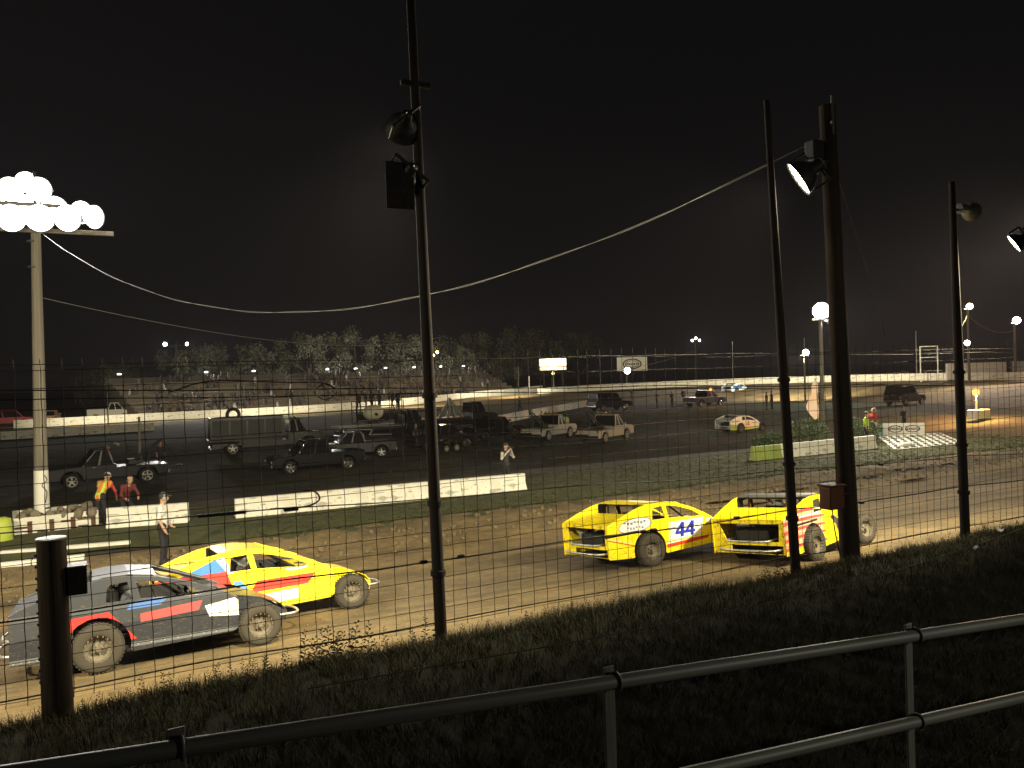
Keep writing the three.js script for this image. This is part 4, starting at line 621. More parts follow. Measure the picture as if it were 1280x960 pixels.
// bottom edge runs from front to tail, so wheel openings are given front first
function vehicle(name, label, category, p, turn, { len = 5.2, w = 1.85, belt = 1.12, hood = 1.05, roof = 1.78, cab = [1.6, 4.1], rake = [0.25, 0.65], bed = null, paint, rimMat = chrome, wr = 0.38, axles = [1.0, 4.2], lights = true, glassMat = glass }) {
  const o = thing(name, label, category, p, turn), y0 = wr + 0.02;
  const top = bed ? [[0, 0.45], [0, bed], [cab[0] - 0.1, bed], [cab[0] - 0.05, belt], [cab[1], belt], [cab[1] + 0.1, hood + 0.03], [len - 0.25, hood - 0.04], [len, hood - 0.2], [len, 0.45]] : [[0, 0.45], [0.02, belt - 0.05], [0.1, belt], [cab[1], belt], [cab[1] + 0.1, hood + 0.03], [len - 0.25, hood - 0.04], [len, hood - 0.2], [len, 0.45]];
  const body = arches(top, [...axles].sort((a, b) => b - a), wr + 0.09, y0);
  part('body', extrude(body.map(([x, y]) => [x, Math.max(y, 0.32)]), w, 0.05), paint, o);
  const a0 = cab[0], a1 = cab[1], r0 = a0 + rake[0], r1 = a1 - rake[1], hw = w / 2 - 0.04, tw = w / 2 - 0.16, q = (x, y, z) => V(x, y, z);
  part('cab_roof', [rbox(r1 - r0 + 0.1, 0.07, tw * 2 + 0.06, (r0 + r1) / 2, roof, 0, 0.03)], paint, o);
  for (const s of [-1, 1]) {
    for (const [x0, x1, t0, t1] of [[a0 + 0.02, a0 + 0.1, r0, r0 + 0.08], [(a0 + a1) / 2 - 0.06, (a0 + a1) / 2 + 0.04, (r0 + r1) / 2 - 0.03, (r0 + r1) / 2 + 0.05], [a1 - 0.08, a1, r1 - 0.08, r1]]) part('pillar', sheet(q(x0, belt - 0.02, s * hw), q(x1, belt - 0.02, s * hw), q(t1, roof, s * tw), q(t0, roof, s * tw), 0.05), paint, o);
    part('side_window', sheet(q(a0 + 0.06, belt - 0.02, s * (hw - 0.02)), q(a1 - 0.05, belt - 0.02, s * (hw - 0.02)), q(r1 - 0.04, roof, s * (tw - 0.02)), q(r0 + 0.04, roof, s * (tw - 0.02)), 0.01), glassMat, o);
    const m = rbox(0.14, 0.15, 0.2, a1 - 0.15, belt + 0.12, s * (w / 2 + 0.1), 0.04); part('mirror', m, paint === blackPaint ? chrome : paint, o);
    part('door_handle', rbox(0.14, 0.03, 0.03, (a0 + a1) / 2 + 0.25, belt - 0.12, s * (w / 2 + 0.012), 0.01), chrome, o);
  }
  part('windscreen', sheet(q(a1 - 0.02, belt, -hw + 0.03), q(a1 - 0.02, belt, hw - 0.03), q(r1 - 0.02, roof, tw - 0.02), q(r1 - 0.02, roof, -tw + 0.02), 0.01), glassMat, o);
  part('rear_window', sheet(q(a0 + 0.04, belt, -hw + 0.03), q(a0 + 0.04, belt, hw - 0.03), q(r0 + 0.02, roof, tw - 0.02), q(r0 + 0.02, roof, -tw + 0.02), 0.01), glassMat, o);
  part('front_bumper', rbox(0.14, 0.2, w - 0.06, len + 0.02, 0.52, 0, 0.05), chrome, o); part('rear_bumper', rbox(0.12, 0.16, w - 0.08, -0.03, 0.55, 0, 0.04), chrome, o);
  part('grille', rbox(0.04, 0.22, w * 0.5, len + 0.002, hood - 0.32, 0, 0.02), black, o);
  for (const s of [-1, 1]) { part('headlight', rbox(0.05, 0.16, 0.26, len - 0.005, hood - 0.3, s * (w / 2 - 0.2), 0.03), mat([0.8, 0.8, 0.8], 0.1, 0.3), o); part('tail_light', rbox(0.05, 0.26, 0.12, 0.0, belt - 0.25, s * (w / 2 - 0.1), 0.02), mat([0.2, 0.01, 0.01], 0.3), o); }
  for (const x of axles) for (const s of [-1, 1]) roadWheel(o, x, s * (w / 2 - 0.13), wr, rimMat);
  return o;
}
const navy = mat([0.012, 0.014, 0.02], 0.28), truckWhite = mat([0.45, 0.43, 0.37], 0.5), darkSteel = mat([0.03, 0.03, 0.03], 0.5, 0.3), maroon = mat([0.05, 0.02, 0.024], 0.4), silver = mat([0.4, 0.4, 0.38], 0.35, 0.4);
const at = (t, n) => W(t, n, gy(n, t) - 0.02);
// black crew pickup with bright wheels, nose towards the planter side
vehicle('pickup_truck', 'black crew pickup with bright alloy wheels parked behind the long barrier', 'pickup', at(15.2, 48.6), R(182), { bed: 1.12, cab: [2.0, 4.1], paint: blackPaint, len: 5.5, axles: [1.05, 4.45], roof: 1.85 });
function boomTruck(label, p, turn, paint, opt = {}) {
  const o = vehicle('tow_truck', label, 'tow truck', p, turn, { bed: 1.0, cab: [2.5, 3.9], paint, len: 5.4, axles: [1.0, 4.3], roof: 1.95, belt: 1.2, hood: 1.16, wr: 0.42, w: 2.0, rimMat: silver, ...opt });
  part('boom', [rod(V(1.9, 1.05, -0.35), V(0.1, 2.3, -0.08), 0.06, 0.05), rod(V(1.9, 1.05, 0.35), V(0.1, 2.3, 0.08), 0.06, 0.05), rod(V(0.9, 1.02, -0.4), V(0.85, 1.78, -0.2), 0.045), rod(V(0.9, 1.02, 0.4), V(0.85, 1.78, 0.2), 0.045)], darkSteel, o);
  part('winch', [rbox(0.5, 0.3, 0.8, 1.7, 1.18, 0, 0.04), new THREE.CylinderGeometry(0.14, 0.14, 0.7, 14).rotateX(Math.PI / 2).translate(1.3, 1.2, 0)], darkSteel, o);
  part('tow_bar', [rod(V(0.1, 0.6, 0), V(-0.9, 0.75, 0), 0.05), rod(V(-0.9, 0.75, -0.6), V(-0.9, 0.75, 0.6), 0.05), rod(V(0.1, 2.28, 0), V(-0.85, 0.8, 0), 0.012)], darkSteel, o);
  part('light_bar', rbox(0.2, 0.12, 1.2, 2.95, 2.05, 0, 0.04), mat([0.3, 0.12, 0.02], 0.3), o);
  for (const z of [-0.5, -0.15, 0.2, 0.55]) part('work_lamp', new THREE.SphereGeometry(0.08, 10, 8).translate(2.45, 2.2, z), mat([0.5, 0.5, 0.48], 0.2, 0.3), o);
  return o;
}
boomTruck('white tow truck with a boom and lime bundle on its hood', at(31.0, 55.4), R(28), truckWhite);
boomTruck('white tow truck with dark cab and four work lamps on its rack', at(33.0, 50.6), R(26), truckWhite, { roof: 2.0, glassMat: black });
boomTruck('dark wrecker with a tilted boom beside the pale light pole', at(4.4, 50.6), R(186), navy, { len: 6, cab: [2.7, 4.3], axles: [1.1, 4.8] });
{ const m = single('chequered_bundle', rockGeo(0.36), mat([0.42, 0.6, 0.2], 0.8), 'lime green rounded bundle on the hood of the white tow truck', 'bundle'); m.position.copy(W(35.4, 57.6, 0.45)); }
vehicle('off_road_vehicle', 'boxy dark off-roader parked at the edge of the back straight', 'suv', at(48.9, 74), R(2), { cab: [0.15, 3.4], paint: blackPaint, roof: 1.9, len: 4.9, axles: [0.95, 3.95], rake: [0.1, 0.5] });
vehicle('pickup_truck', 'maroon pickup with an orange beacon on its roof near the turn', 'pickup', at(59.6, 70.8), R(8), { bed: 1.1, cab: [1.9, 3.7], paint: maroon });
vehicle('off_road_vehicle', 'dark off-roader parked in front of the turn wall beyond the victory sign', 'suv', at(70.2, 53.4), R(10), { cab: [0.15, 3.4], paint: blackPaint, roof: 1.95, len: 5.0 });
vehicle('pickup_truck', 'dark pickup tucked behind the black crew pickup and long barrier', 'pickup', at(19.2, 53.6), R(170), { bed: 1.1, cab: [2.0, 3.9], paint: navy });
vehicle('pickup_truck', 'dark pickup with pale stripe parked by the flatbed trailers', 'pickup', at(21.0, 55.2), R(8), { bed: 1.1, cab: [1.9, 3.8], paint: blackPaint });
vehicle('pickup_truck', 'black pickup parked nose to nose with the towed trailer', 'pickup', at(27.2, 58.6), R(14), { bed: 1.1, cab: [1.9, 3.8], paint: blackPaint });
// service trucks: box body and flatbed
function flatbed(label, p, turn, paint, extra) {
  const o = vehicle('service_truck', label, 'truck', p, turn, { bed: 0.9, cab: [5.2, 6.5], paint, len: 7.6, axles: [1.4, 6.6], roof: 2.3, belt: 1.45, hood: 1.4, wr: 0.48, w: 2.2, rimMat: silver, rake: [0.08, 0.4] });
  part('deck', rbox(5.2, 0.14, 2.3, 2.4, 1.06, 0, 0.02), darkSteel, o);
  extra && extra(o); return o;
}
flatbed('dark fire truck with a tall equipment body near the stand side of the infield', at(8.2, 60.4), R(-4), navy, (o) => { part('equipment_body', rbox(4.9, 1.5, 2.2, 2.4, 1.9, 0, 0.04), navy, o); for (let i = 0; i < 4; i++) part('locker_door', rbox(1.05, 1.2, 0.03, 0.65 + i * 1.18, 1.85, 1.11, 0.02), darkSteel, o); part('light_bar', rbox(0.2, 0.14, 1.4, 5.7, 2.42, 0, 0.05), darkSteel, o); part('hose_reel', new THREE.TorusGeometry(0.4, 0.12, 10, 24).translate(1.6, 2.8, 0), darkSteel, o); });
flatbed('black rollback truck with pale side rails in the middle of the infield', at(17.6, 61.6), R(0), blackPaint, (o) => { for (const z of [-1.13, 1.13]) part('side_rail', [rbox(5.2, 0.12, 0.05, 2.4, 1.24, z, 0.02)], silver, o); part('headboard', rbox(0.08, 0.9, 2.2, 5.0, 1.55, 0, 0.02), darkSteel, o); part('ramp_brace', [rod(V(0.4, 1.1, 1.16), V(2.4, 1.0, 1.16), 0.05), rod(V(2.4, 1.0, 1.16), V(2.1, 0.62, 1.16), 0.05), rod(V(2.1, 0.62, 1.16), V(3.9, 0.55, 1.16), 0.05)], silver, o); });
flatbed('dark wrecker with chevron striped tail and upright booms', at(24.4, 64.0), R(0), blackPaint, (o) => { part('a_frame', [rod(V(3.0, 1.1, -0.9), V(3.6, 2.7, 0), 0.1), rod(V(3.0, 1.1, 0.9), V(3.6, 2.7, 0), 0.1), rod(V(4.4, 1.1, -0.9), V(3.6, 2.7, 0), 0.1), rod(V(4.4, 1.1, 0.9), V(3.6, 2.7, 0), 0.1)], silver, o); part('rack', [rbox(2.4, 0.08, 0.08, 1.2, 1.8, 1.0, 0.02), rbox(2.4, 0.08, 0.08, 1.2, 1.8, -1.0, 0.02)], darkSteel, o); for (let i = 0; i < 6; i++) part('rack_stake', rbox(0.05, 0.8, 0.05, 0.1 + i * 0.45, 1.45, 1.0, 0.01), brown, o); });
{ // white tank on a small trailer
  const o = thing('tank_trailer', 'white rounded water tank on a small trailer behind the rollback', 'trailer', at(21.2, 66.5), R(5));
  part('tank', new THREE.CapsuleGeometry(0.62, 0.5, 8, 20).rotateZ(Math.PI / 2).translate(0.9, 1.55, 0), mat([0.7, 0.68, 0.55], 0.5), o); part('hatch', new THREE.CylinderGeometry(0.12, 0.12, 0.5, 12).rotateX(Math.PI / 2).translate(0.9, 1.4, 0.5), darkSteel, o); part('frame', rbox(2.2, 0.12, 1.2, 0.9, 0.85, 0, 0.02), darkSteel, o); for (const s of [-1, 1]) roadWheel(o, 0.9, s * 0.65, 0.38, silver);
}
{ // motorbike
  const o = thing('quad_bike', 'dark quad bike with a glinting headlamp beside the steel fence post', 'quad bike', at(23.6, 53.6), R(200));
  part('body', [rbox(0.9, 0.25, 0.4, 0.6, 0.62, 0, 0.1), rbox(0.5, 0.14, 0.34, 0.45, 0.8, 0, 0.06), rbox(0.34, 0.16, 0.9, 1.05, 0.68, 0, 0.06), rbox(0.34, 0.16, 0.9, 0.12, 0.68, 0, 0.06)], blackPaint, o); part('headlamp', new THREE.SphereGeometry(0.13, 14, 10).translate(1.15, 0.86, 0), chrome, o); part('handlebar', rod(V(0.95, 0.98, -0.4), V(0.95, 0.98, 0.4), 0.02), chrome, o);
  for (const x of [0.1, 1.1]) for (const s of [-1, 1]) roadWheel(o, x, s * 0.42, 0.28, silver);
}
// far left: vehicles behind the back straight
vehicle('pickup_truck', 'white rescue truck with a bright body behind the back straight', 'truck', at(1.4, 116), R(-8), { bed: 1.5, cab: [2.4, 4.2], paint: truckWhite, roof: 2.2, belt: 1.4, hood: 1.3 });
vehicle('pickup_truck', 'tan work truck with a roof rack behind the back straight', 'truck', at(6.0, 118), R(-10), { bed: 1.5, cab: [2.4, 4.2], paint: mat([0.3, 0.24, 0.18], 0.6), roof: 2.4, belt: 1.4, hood: 1.4 });
vehicle('van', 'low red van parked beyond the far wall end', 'van', at(-9.5, 112), R(4), { cab: [0.2, 4.1], paint: mat([0.3, 0.03, 0.04], 0.5), roof: 1.9 });
vehicle('sedan_car', 'small orange tan car parked between the red van and white truck', 'car', at(-3.2, 116), R(80), { cab: [0.9, 3.2], paint: mat([0.45, 0.28, 0.15], 0.5), roof: 1.5, belt: 0.95, hood: 0.9, len: 4.3, axles: [0.8, 3.5], wr: 0.33 });
// far right: trailers beyond the turn
for (const [t, n, w, label] of [[93.5, 63.5, 6.2, 'pale long box trailer behind the turn wall'], [97.5, 58, 5.6, 'second pale box trailer behind the turn wall by the pinkish lamp']]) {
  const o = thing('box_trailer', label, 'trailer', W(t, n, 1.0), R(-52)); part('box', rbox(w, 2.0, 2.2, w / 2, 1.9, 0, 0.06), mat([0.5, 0.47, 0.45], 0.6), o); for (let i = 1; i < 6; i++) part('rib', rbox(0.05, 1.9, 0.03, i * w / 6, 1.9, 1.11, 0.01), mat([0.4, 0.38, 0.36], 0.6), o); part('frame', rbox(w, 0.14, 1.6, w / 2, 0.8, 0, 0.02), darkSteel, o); for (const x of [w * 0.3, w * 0.42]) for (const s of [-1, 1]) roadWheel(o, x, s * 0.9, 0.4, silver);
}
{ const o = thing('scoreboard_frame', 'white open scoreboard frame beside the box trailers', 'frame', W(92.2, 66.0, 1.5), R(-50)); for (const [w, h, x, y] of [[0.14, 4.6, 0, 2.3], [0.14, 4.6, 1.9, 2.3], [2.0, 0.14, 0.95, 4.55], [2.0, 0.12, 0.95, 3.2]]) part('bar', rbox(w, h, 0.12, x, y, 0, 0.02), whitePaint, o); }

// ---------------------------------------------------------------- signs
function signBoard(name, label, cat, p, turn, w, h, clear, face, legMat = darkSteel) {
  const o = thing(name, label, cat, p, turn); part('board', rbox(w, h, 0.1, 0, clear + h / 2, 0, 0.01), darkSteel, o);
  const g = new THREE.PlaneGeometry(w - 0.04, h - 0.04); g.translate(0, clear + h / 2, 0.056); part('sign_face', g, face, o);
  for (const s of [-0.38, 0.38]) part('leg', rod(V(s * w, 0, -0.06), V(s * w, clear, -0.06), 0.09, 0.09, 8), legMat, o); return o;
}
const facing = (t, n) => Math.atan2(-t, n);
const ovalLogo = canvasTex(512, 256, (c, w, h) => { c.fillStyle = '#e9e6da'; c.fillRect(0, 0, w, h); c.strokeStyle = '#3c3a38'; c.lineWidth = 22; c.beginPath(); c.ellipse(w / 2, h / 2, 150, 88, 0, 0, 6.283); c.stroke(); c.lineWidth = 10; c.beginPath(); c.ellipse(w / 2, h / 2, 112, 58, 0, 0, 6.283); c.stroke(); c.fillStyle = '#3c3a38'; c.fillRect(w / 2 - 120, h / 2 - 16, 240, 30); c.fillStyle = '#d9d6ca'; for (let i = 0; i < 7; i++) c.fillRect(w / 2 - 100 + i * 30, h / 2 - 9, 16, 16); });
signBoard('billboard', 'white billboard with a dark oval emblem beyond the back wall', 'billboard', W(91.2, 124, 0.8), R(-34), 5.6, 2.6, 3.2, new THREE.MeshStandardMaterial({ map: ovalLogo, roughness: 0.7 }));
{ // lit sign: two bright rows, its own light shines forward
  const o = thing('lit_sign', 'glowing two-row sign on posts near the end of the stand', 'sign', W(82.5, 138, 0.5), R(-28)); part('cabinet', rbox(5.4, 2.5, 0.4, 0, 5.2, 0, 0.05), darkSteel, o);
  part('upper_screen', box(5.2, 1.4, 0.05, 0, 5.65, 0.23), glow([1, 0.9, 0.66], 3.0), o); part('lower_screen', box(5.2, 0.6, 0.05, 0, 4.45, 0.23), glow([1, 0.72, 0.32], 1.2), o); part('lamp_globe', new THREE.SphereGeometry(0.3, 14, 10).translate(0, 3.5, 0.3), glow([1, 0.7, 0.3], 2), o);
  for (const s of [-1.8, 1.8]) part('leg', rod(V(s, -0.6, 0), V(s, 4, 0), 0.1, 0.1, 8), darkSteel, o);
  const L = new THREE.PointLight(new THREE.Color(1, 0.82, 0.5), 60, 0, 2); L.name = 'sign_light'; L.position.set(0, 5.4, 0.6); L.shadow.radius = 30; L.castShadow = true; o.add(L);
}
const twoOvals = canvasTex(512, 192, (c, w, h) => { c.fillStyle = '#e6e3d8'; c.fillRect(0, 0, w, h); for (const [x, k] of [[150, '#38332f'], [365, '#4a2a26']]) { c.strokeStyle = k; c.lineWidth = 14; c.beginPath(); c.ellipse(x, h / 2 - 8, 88, 52, 0, 0, 6.283); c.stroke(); c.fillStyle = k; c.fillRect(x - 92, h / 2 - 24, 184, 34); blurry(c, x - 80, h / 2 - 18, 160, 26, '#cfcabd', 7); } blurry(c, 60, 158, 390, 20, '#8a857c', 20); });
{
  const o = thing('sponsor_sign', 'white sign with two dark ovals beside the painted grass grid', 'sign', W(42.9, 31.9, 0), R(-38)); part('board', rbox(2.3, 0.72, 0.08, 0, 0.42, 0, 0.01), whitePaint, o); const g = new THREE.PlaneGeometry(2.26, 0.68); g.translate(0, 0.42, 0.046); part('sign_face', g, new THREE.MeshStandardMaterial({ map: twoOvals, roughness: 0.7 }), o);
  part('side_board', rbox(0.08, 0.66, 1.2, -1.2, 0.36, -0.5, 0.01), mat([0.2, 0.32, 0.28], 0.7), o); for (const s of [-1, 1]) part('foot', rbox(0.08, 0.08, 0.6, s, 0.04, -0.1, 0.01), darkSteel, o);
}
// victory lane: white lines painted in a grid on the grass
{
  const lines = []; const A = W(40.9, 32.0, 0), B = W(35.7, 27.0, 0), C = W(40.4, 26.6, 0), D = W(45.2, 31.2, 0);
  const q = (u, v) => A.clone().lerp(D, u).lerp(B.clone().lerp(C, u), v).setY(0.1);
  const strip = (p0, p1, w) => { const d = p1.clone().sub(p0).normalize(), s = V(-d.z, 0, d.x).multiplyScalar(w / 2); const g = new THREE.BufferGeometry(); const P = [p0.clone().add(s), p0.clone().sub(s), p1.clone().sub(s), p1.clone().add(s)]; g.setAttribute('position', new THREE.Float32BufferAttribute([0, 2, 1, 0, 3, 2].flatMap((i) => P[i].toArray()), 3)); g.computeVertexNormals(); return g; };
  for (let i = 0; i <= 7; i++) lines.push(strip(q(0, i / 7), q(1, i / 7), 0.16)); for (let i = 0; i <= 9; i++) for (let j = 0; j < 7; j++) { const g = strip(q(i / 9, (j + 0.12) / 7), q(i / 9, (j + 0.88) / 7), 0.16); g.translate(0, 0.003, 0); lines.push(g); }
  struct('painted_grid', lines, mat([0.7, 0.7, 0.62], 0.9));
  const m = single('sandbag', (() => { const g = rockGeo(0.4); g.scale(1.4, 0.55, 0.8); return g; })(), mat([0.7, 0.68, 0.6], 0.9), 'white sandbag lying on the painted grass grid', 'sandbag'); m.position.copy(W(37.3, 27.6, 0.16));
}
// bushes in the infield bed
const bushLeaf = new THREE.MeshPhysicalMaterial({ roughness: 0.9, side: THREE.DoubleSide, vertexColors: true, transmission: 0.25, thickness: 0 });
function bush(label, t, n, w, h) {
  const o = thing('bush', label, 'bush', W(t, n, 0)); const st = []; for (let i = 0; i < 7; i++) st.push(rod(V(0, 0, 0), V(rr(-w, w) * 0.35, h * 0.7, rr(-w, w) * 0.3), 0.03, 0.01, 5)); part('stems', st, barkMat, o);
  const pos = [], col = []; for (let i = 0; i < 1500; i++) { const d = V(rr(-1, 1), rr(-0.6, 1), rr(-1, 1)); if (d.length() > 1) { i--; continue; } d.normalize().multiplyScalar(Math.pow(rnd(), 0.4) * (0.75 + 0.5 * fbm(d.x * 3 + t, d.z * 3 + d.y * 2, 2))); const c = V(d.x * w / 2, h * 0.5 + d.y * h * 0.5, d.z * w / 2), s = rr(0.04, 0.1), u = V(rr(-1, 1), rr(-1, 1), rr(-1, 1)).normalize(), v = V(rr(-1, 1), rr(-1, 1), rr(-1, 1)).cross(u).normalize(); const P = [c.clone().addScaledVector(u, s), c.clone().addScaledVector(v, s * 0.5), c.clone().addScaledVector(u, -s), c.clone().addScaledVector(v, -s * 0.5)], k = rr(0.6, 1.3); for (const q of [0, 1, 2, 0, 2, 3]) { pos.push(P[q].x, P[q].y, P[q].z); col.push(0.07 * k, 0.1 * k, 0.035 * k); } }
  const g = new THREE.BufferGeometry(); g.setAttribute('position', new THREE.Float32BufferAttribute(pos, 3)); g.setAttribute('color', new THREE.Float32BufferAttribute(col, 3)); g.computeVertexNormals(); part('foliage', g, bushLeaf, o).userData.kind = 'stuff';
}
bush('leafy bush lit by the infield lamp beside the red-shirted person', 37.9, 31.0, 2.6, 1.5); bush('darker leafy bush on the near side of the infield light pole', 34.6, 31.6, 2.6, 1.6); bush('low dark bush at the end of the barrier bed', 31.6, 31.2, 2.2, 1.0);
// feather flag
{
  const o = thing('feather_flag', 'tall white feather flag standing beyond the bushes', 'flag', W(52.4, 46.6, gy(46.6, 52.4))); part('staff', tube([V(0, 0, 0), V(0, 2.2, 0), V(-0.05, 3.6, 0), V(-0.3, 4.1, 0)], 0.03, 30, 6), galv, o);
  const n = 24, pos = []; const e = (k) => { const y = 0.9 + 3.1 * k, x0 = -0.03 - (k > 0.85 ? (k - 0.85) * 1.3 : 0), wd = 1.0 * Math.sin(Math.PI * clamp(k * 0.82 + 0.16)) * (1 + 0.3 * vnoise(k * 7, 2)); return [V(x0, y, 0.05 * Math.sin(k * 9)), V(x0 - wd, y - 0.1, 0.14 * Math.sin(k * 11 + 1))]; };
  for (let i = 0; i < n; i++) { const [a, b] = e(i / n), [c, d] = e((i + 1) / n); pos.push(...a.toArray(), ...b.toArray(), ...d.toArray(), ...a.toArray(), ...d.toArray(), ...c.toArray()); }
  const g = new THREE.BufferGeometry(); g.setAttribute('position', new THREE.Float32BufferAttribute(pos, 3)); g.computeVertexNormals(); const cloth = new THREE.MeshPhysicalMaterial({ roughness: 0.9, side: THREE.DoubleSide, transmission: 0.15, thickness: 0 }); cloth.color.setRGB(0.8, 0.77, 0.7); part('cloth', g, cloth, o);
}
{ // flashing amber beacon on a white block
  const o = thing('warning_beacon', 'orange warning beacon glowing on a post in a white block', 'beacon', W(58.9, 37.5, 0)); part('block', rbox(1.7, 0.65, 0.7, 0, 0.32, 0, 0.03), whiteConcrete, o); part('post', rod(V(-0.3, 0.6, 0), V(-0.3, 1.75, 0), 0.07, 0.07, 10), whitePaint, o);
  part('beacon_lamp', new THREE.LatheGeometry([[0, 0], [0.22, 0], [0.24, 0.28], [0.15, 0.43], [0, 0.45]].map(([a, b]) => new THREE.Vector2(a, b)), 18).translate(-0.3, 1.76, 0), glow([1, 0.11, 0.006], 8), o);
  const L = new THREE.PointLight(orangeLight, 420, 0, 2); L.name = 'beacon_light'; L.position.set(-0.3, 1.9, 0); L.castShadow = true; L.shadow.radius = 7; o.add(L);
}
{ const o = thing('roof_beacon', 'small amber beacon lit on the maroon pickup roof', 'beacon', W(62.4, 70.4, 1.82)); part('beacon_lamp', new THREE.LatheGeometry([[0, 0], [0.13, 0], [0.13, 0.16], [0.06, 0.24], [0, 0.25]].map(([a, b]) => new THREE.Vector2(a, b)), 14), glow([1, 0.16, 0.01], 5), o); const L = new THREE.PointLight(orangeLight, 25, 0, 2); L.name = 'beacon_light'; L.position.set(0, 0.12, 0); L.shadow.radius = 5; L.castShadow = true; o.add(L); }
// ---------------------------------------------------------------- people
// a body is one surface: tapered capsules between joints, joined with a smooth minimum; dye colours follow the garment of the nearest bone
const SKIN = [0.42, 0.26, 0.18];
function bodyGeo(bones, res, size, smoothK = 0.045, centre = V(0, 0.9, 0)) {
  const mc = new MarchingCubes(res, black, false, false, 60000), N = mc.size, half = mc.halfsize; mc.isolation = 0;
  const bb = bones.map((b) => ({ a: b[0], ba: b[1].clone().sub(b[0]), l2: Math.max(1e-8, b[1].distanceToSquared(b[0])), r0: b[2], r1: b[3], c: b[4], lo: b[5] || 1 }));
  const dist = (p, b) => { const px = p.x - b.a.x, py = p.y - b.a.y, pz = p.z - b.a.z; let h = (px * b.ba.x + py * b.ba.y + pz * b.ba.z) / b.l2; h = h < 0 ? 0 : h > 1 ? 1 : h; const dx = px - b.ba.x * h, dy = py - b.ba.y * h, dz = (pz - b.ba.z * h) / b.lo; return Math.sqrt(dx * dx + dy * dy + dz * dz) - (b.r0 + (b.r1 - b.r0) * h); };
  const p = V(0, 0, 0);
  for (let k = 0; k < N; k++) for (let j = 0; j < N; j++) for (let i = 0; i < N; i++) {
    p.set((i - half) / half * size + centre.x, (j - half) / half * size + centre.y, (k - half) / half * size + centre.z);
    let d = 1e3; for (const b of bb) { const e = dist(p, b), h = Math.max(smoothK - Math.abs(d - e), 0) / smoothK; d = Math.min(d, e) - h * h * smoothK * 0.25; }
    mc.field[k * mc.size2 + j * N + i] = -d;
  }
  mc.update(); const n = mc.count; const pos = new Float32Array(mc.positionArray.slice(0, n * 3)), nor = new Float32Array(mc.normalArray.slice(0, n * 3)), col = new Float32Array(n * 3);
  for (let i = 0; i < n; i++) {
    p.set(pos[i * 3] * size + centre.x, pos[i * 3 + 1] * size + centre.y, pos[i * 3 + 2] * size + centre.z); pos[i * 3] = p.x; pos[i * 3 + 1] = p.y; pos[i * 3 + 2] = p.z;
    let best = 1e3, c = SKIN; for (const b of bb) { const e = dist(p, b); if (e < best) { best = e; c = b.c; } } col.set(typeof c === 'function' ? c(p) : c, i * 3);
  }
  const g = new THREE.BufferGeometry(); g.setAttribute('position', new THREE.BufferAttribute(pos, 3)); g.setAttribute('color', new THREE.BufferAttribute(col, 3)); g.deleteAttribute('normal'); const m = mergeVertices(g, 1e-4); m.computeVertexNormals(); return m;
}
function headBones(at, tilt, skin) { const q = (x, y, z) => V(x, y, z).applyEuler(tilt).add(at); return [[q(0, 0.0, 0), q(0, 0.1, 0.0), 0.075, 0.095, skin], [q(0, 0.02, 0.045), q(0, -0.03, 0.05), 0.06, 0.045, skin], [q(0, 0.05, 0.1), q(0, 0.02, 0.115), 0.012, 0.017, skin], [q(0.088, 0.045, 0), q(0.088, 0.015, 0), 0.02, 0.012, skin], [q(-0.088, 0.045, 0), q(-0.088, 0.015, 0), 0.02, 0.012, skin]]; }
function handBones(w, dir, side, skin) {                       // palm and five fingers, slightly curled
  const d = dir.clone().normalize(), s = side.clone().normalize(), n = d.clone().cross(s).normalize(), list = [[w, w.clone().addScaledVector(d, 0.08), 0.026, 0.034, skin]];
  [-0.03, -0.01, 0.01, 0.03].forEach((o, i) => { const a = w.clone().addScaledVector(d, 0.085).addScaledVector(s, o), l = [0.055, 0.068, 0.064, 0.048][i], b = a.clone().addScaledVector(d, l).addScaledVector(n, 0.015), c = b.clone().addScaledVector(d, l * 0.4).addScaledVector(n, 0.03); list.push([a, b, 0.009, 0.0085, skin], [b, c, 0.0085, 0.007, skin]); });
  const t0 = w.clone().addScaledVector(d, 0.03).addScaledVector(s, -0.03), t1 = t0.clone().addScaledVector(d, 0.035).addScaledVector(s, -0.03); list.push([t0, t1, 0.011, 0.01, skin], [t1, t1.clone().addScaledVector(d, 0.03), 0.01, 0.008, skin]); return list;
}
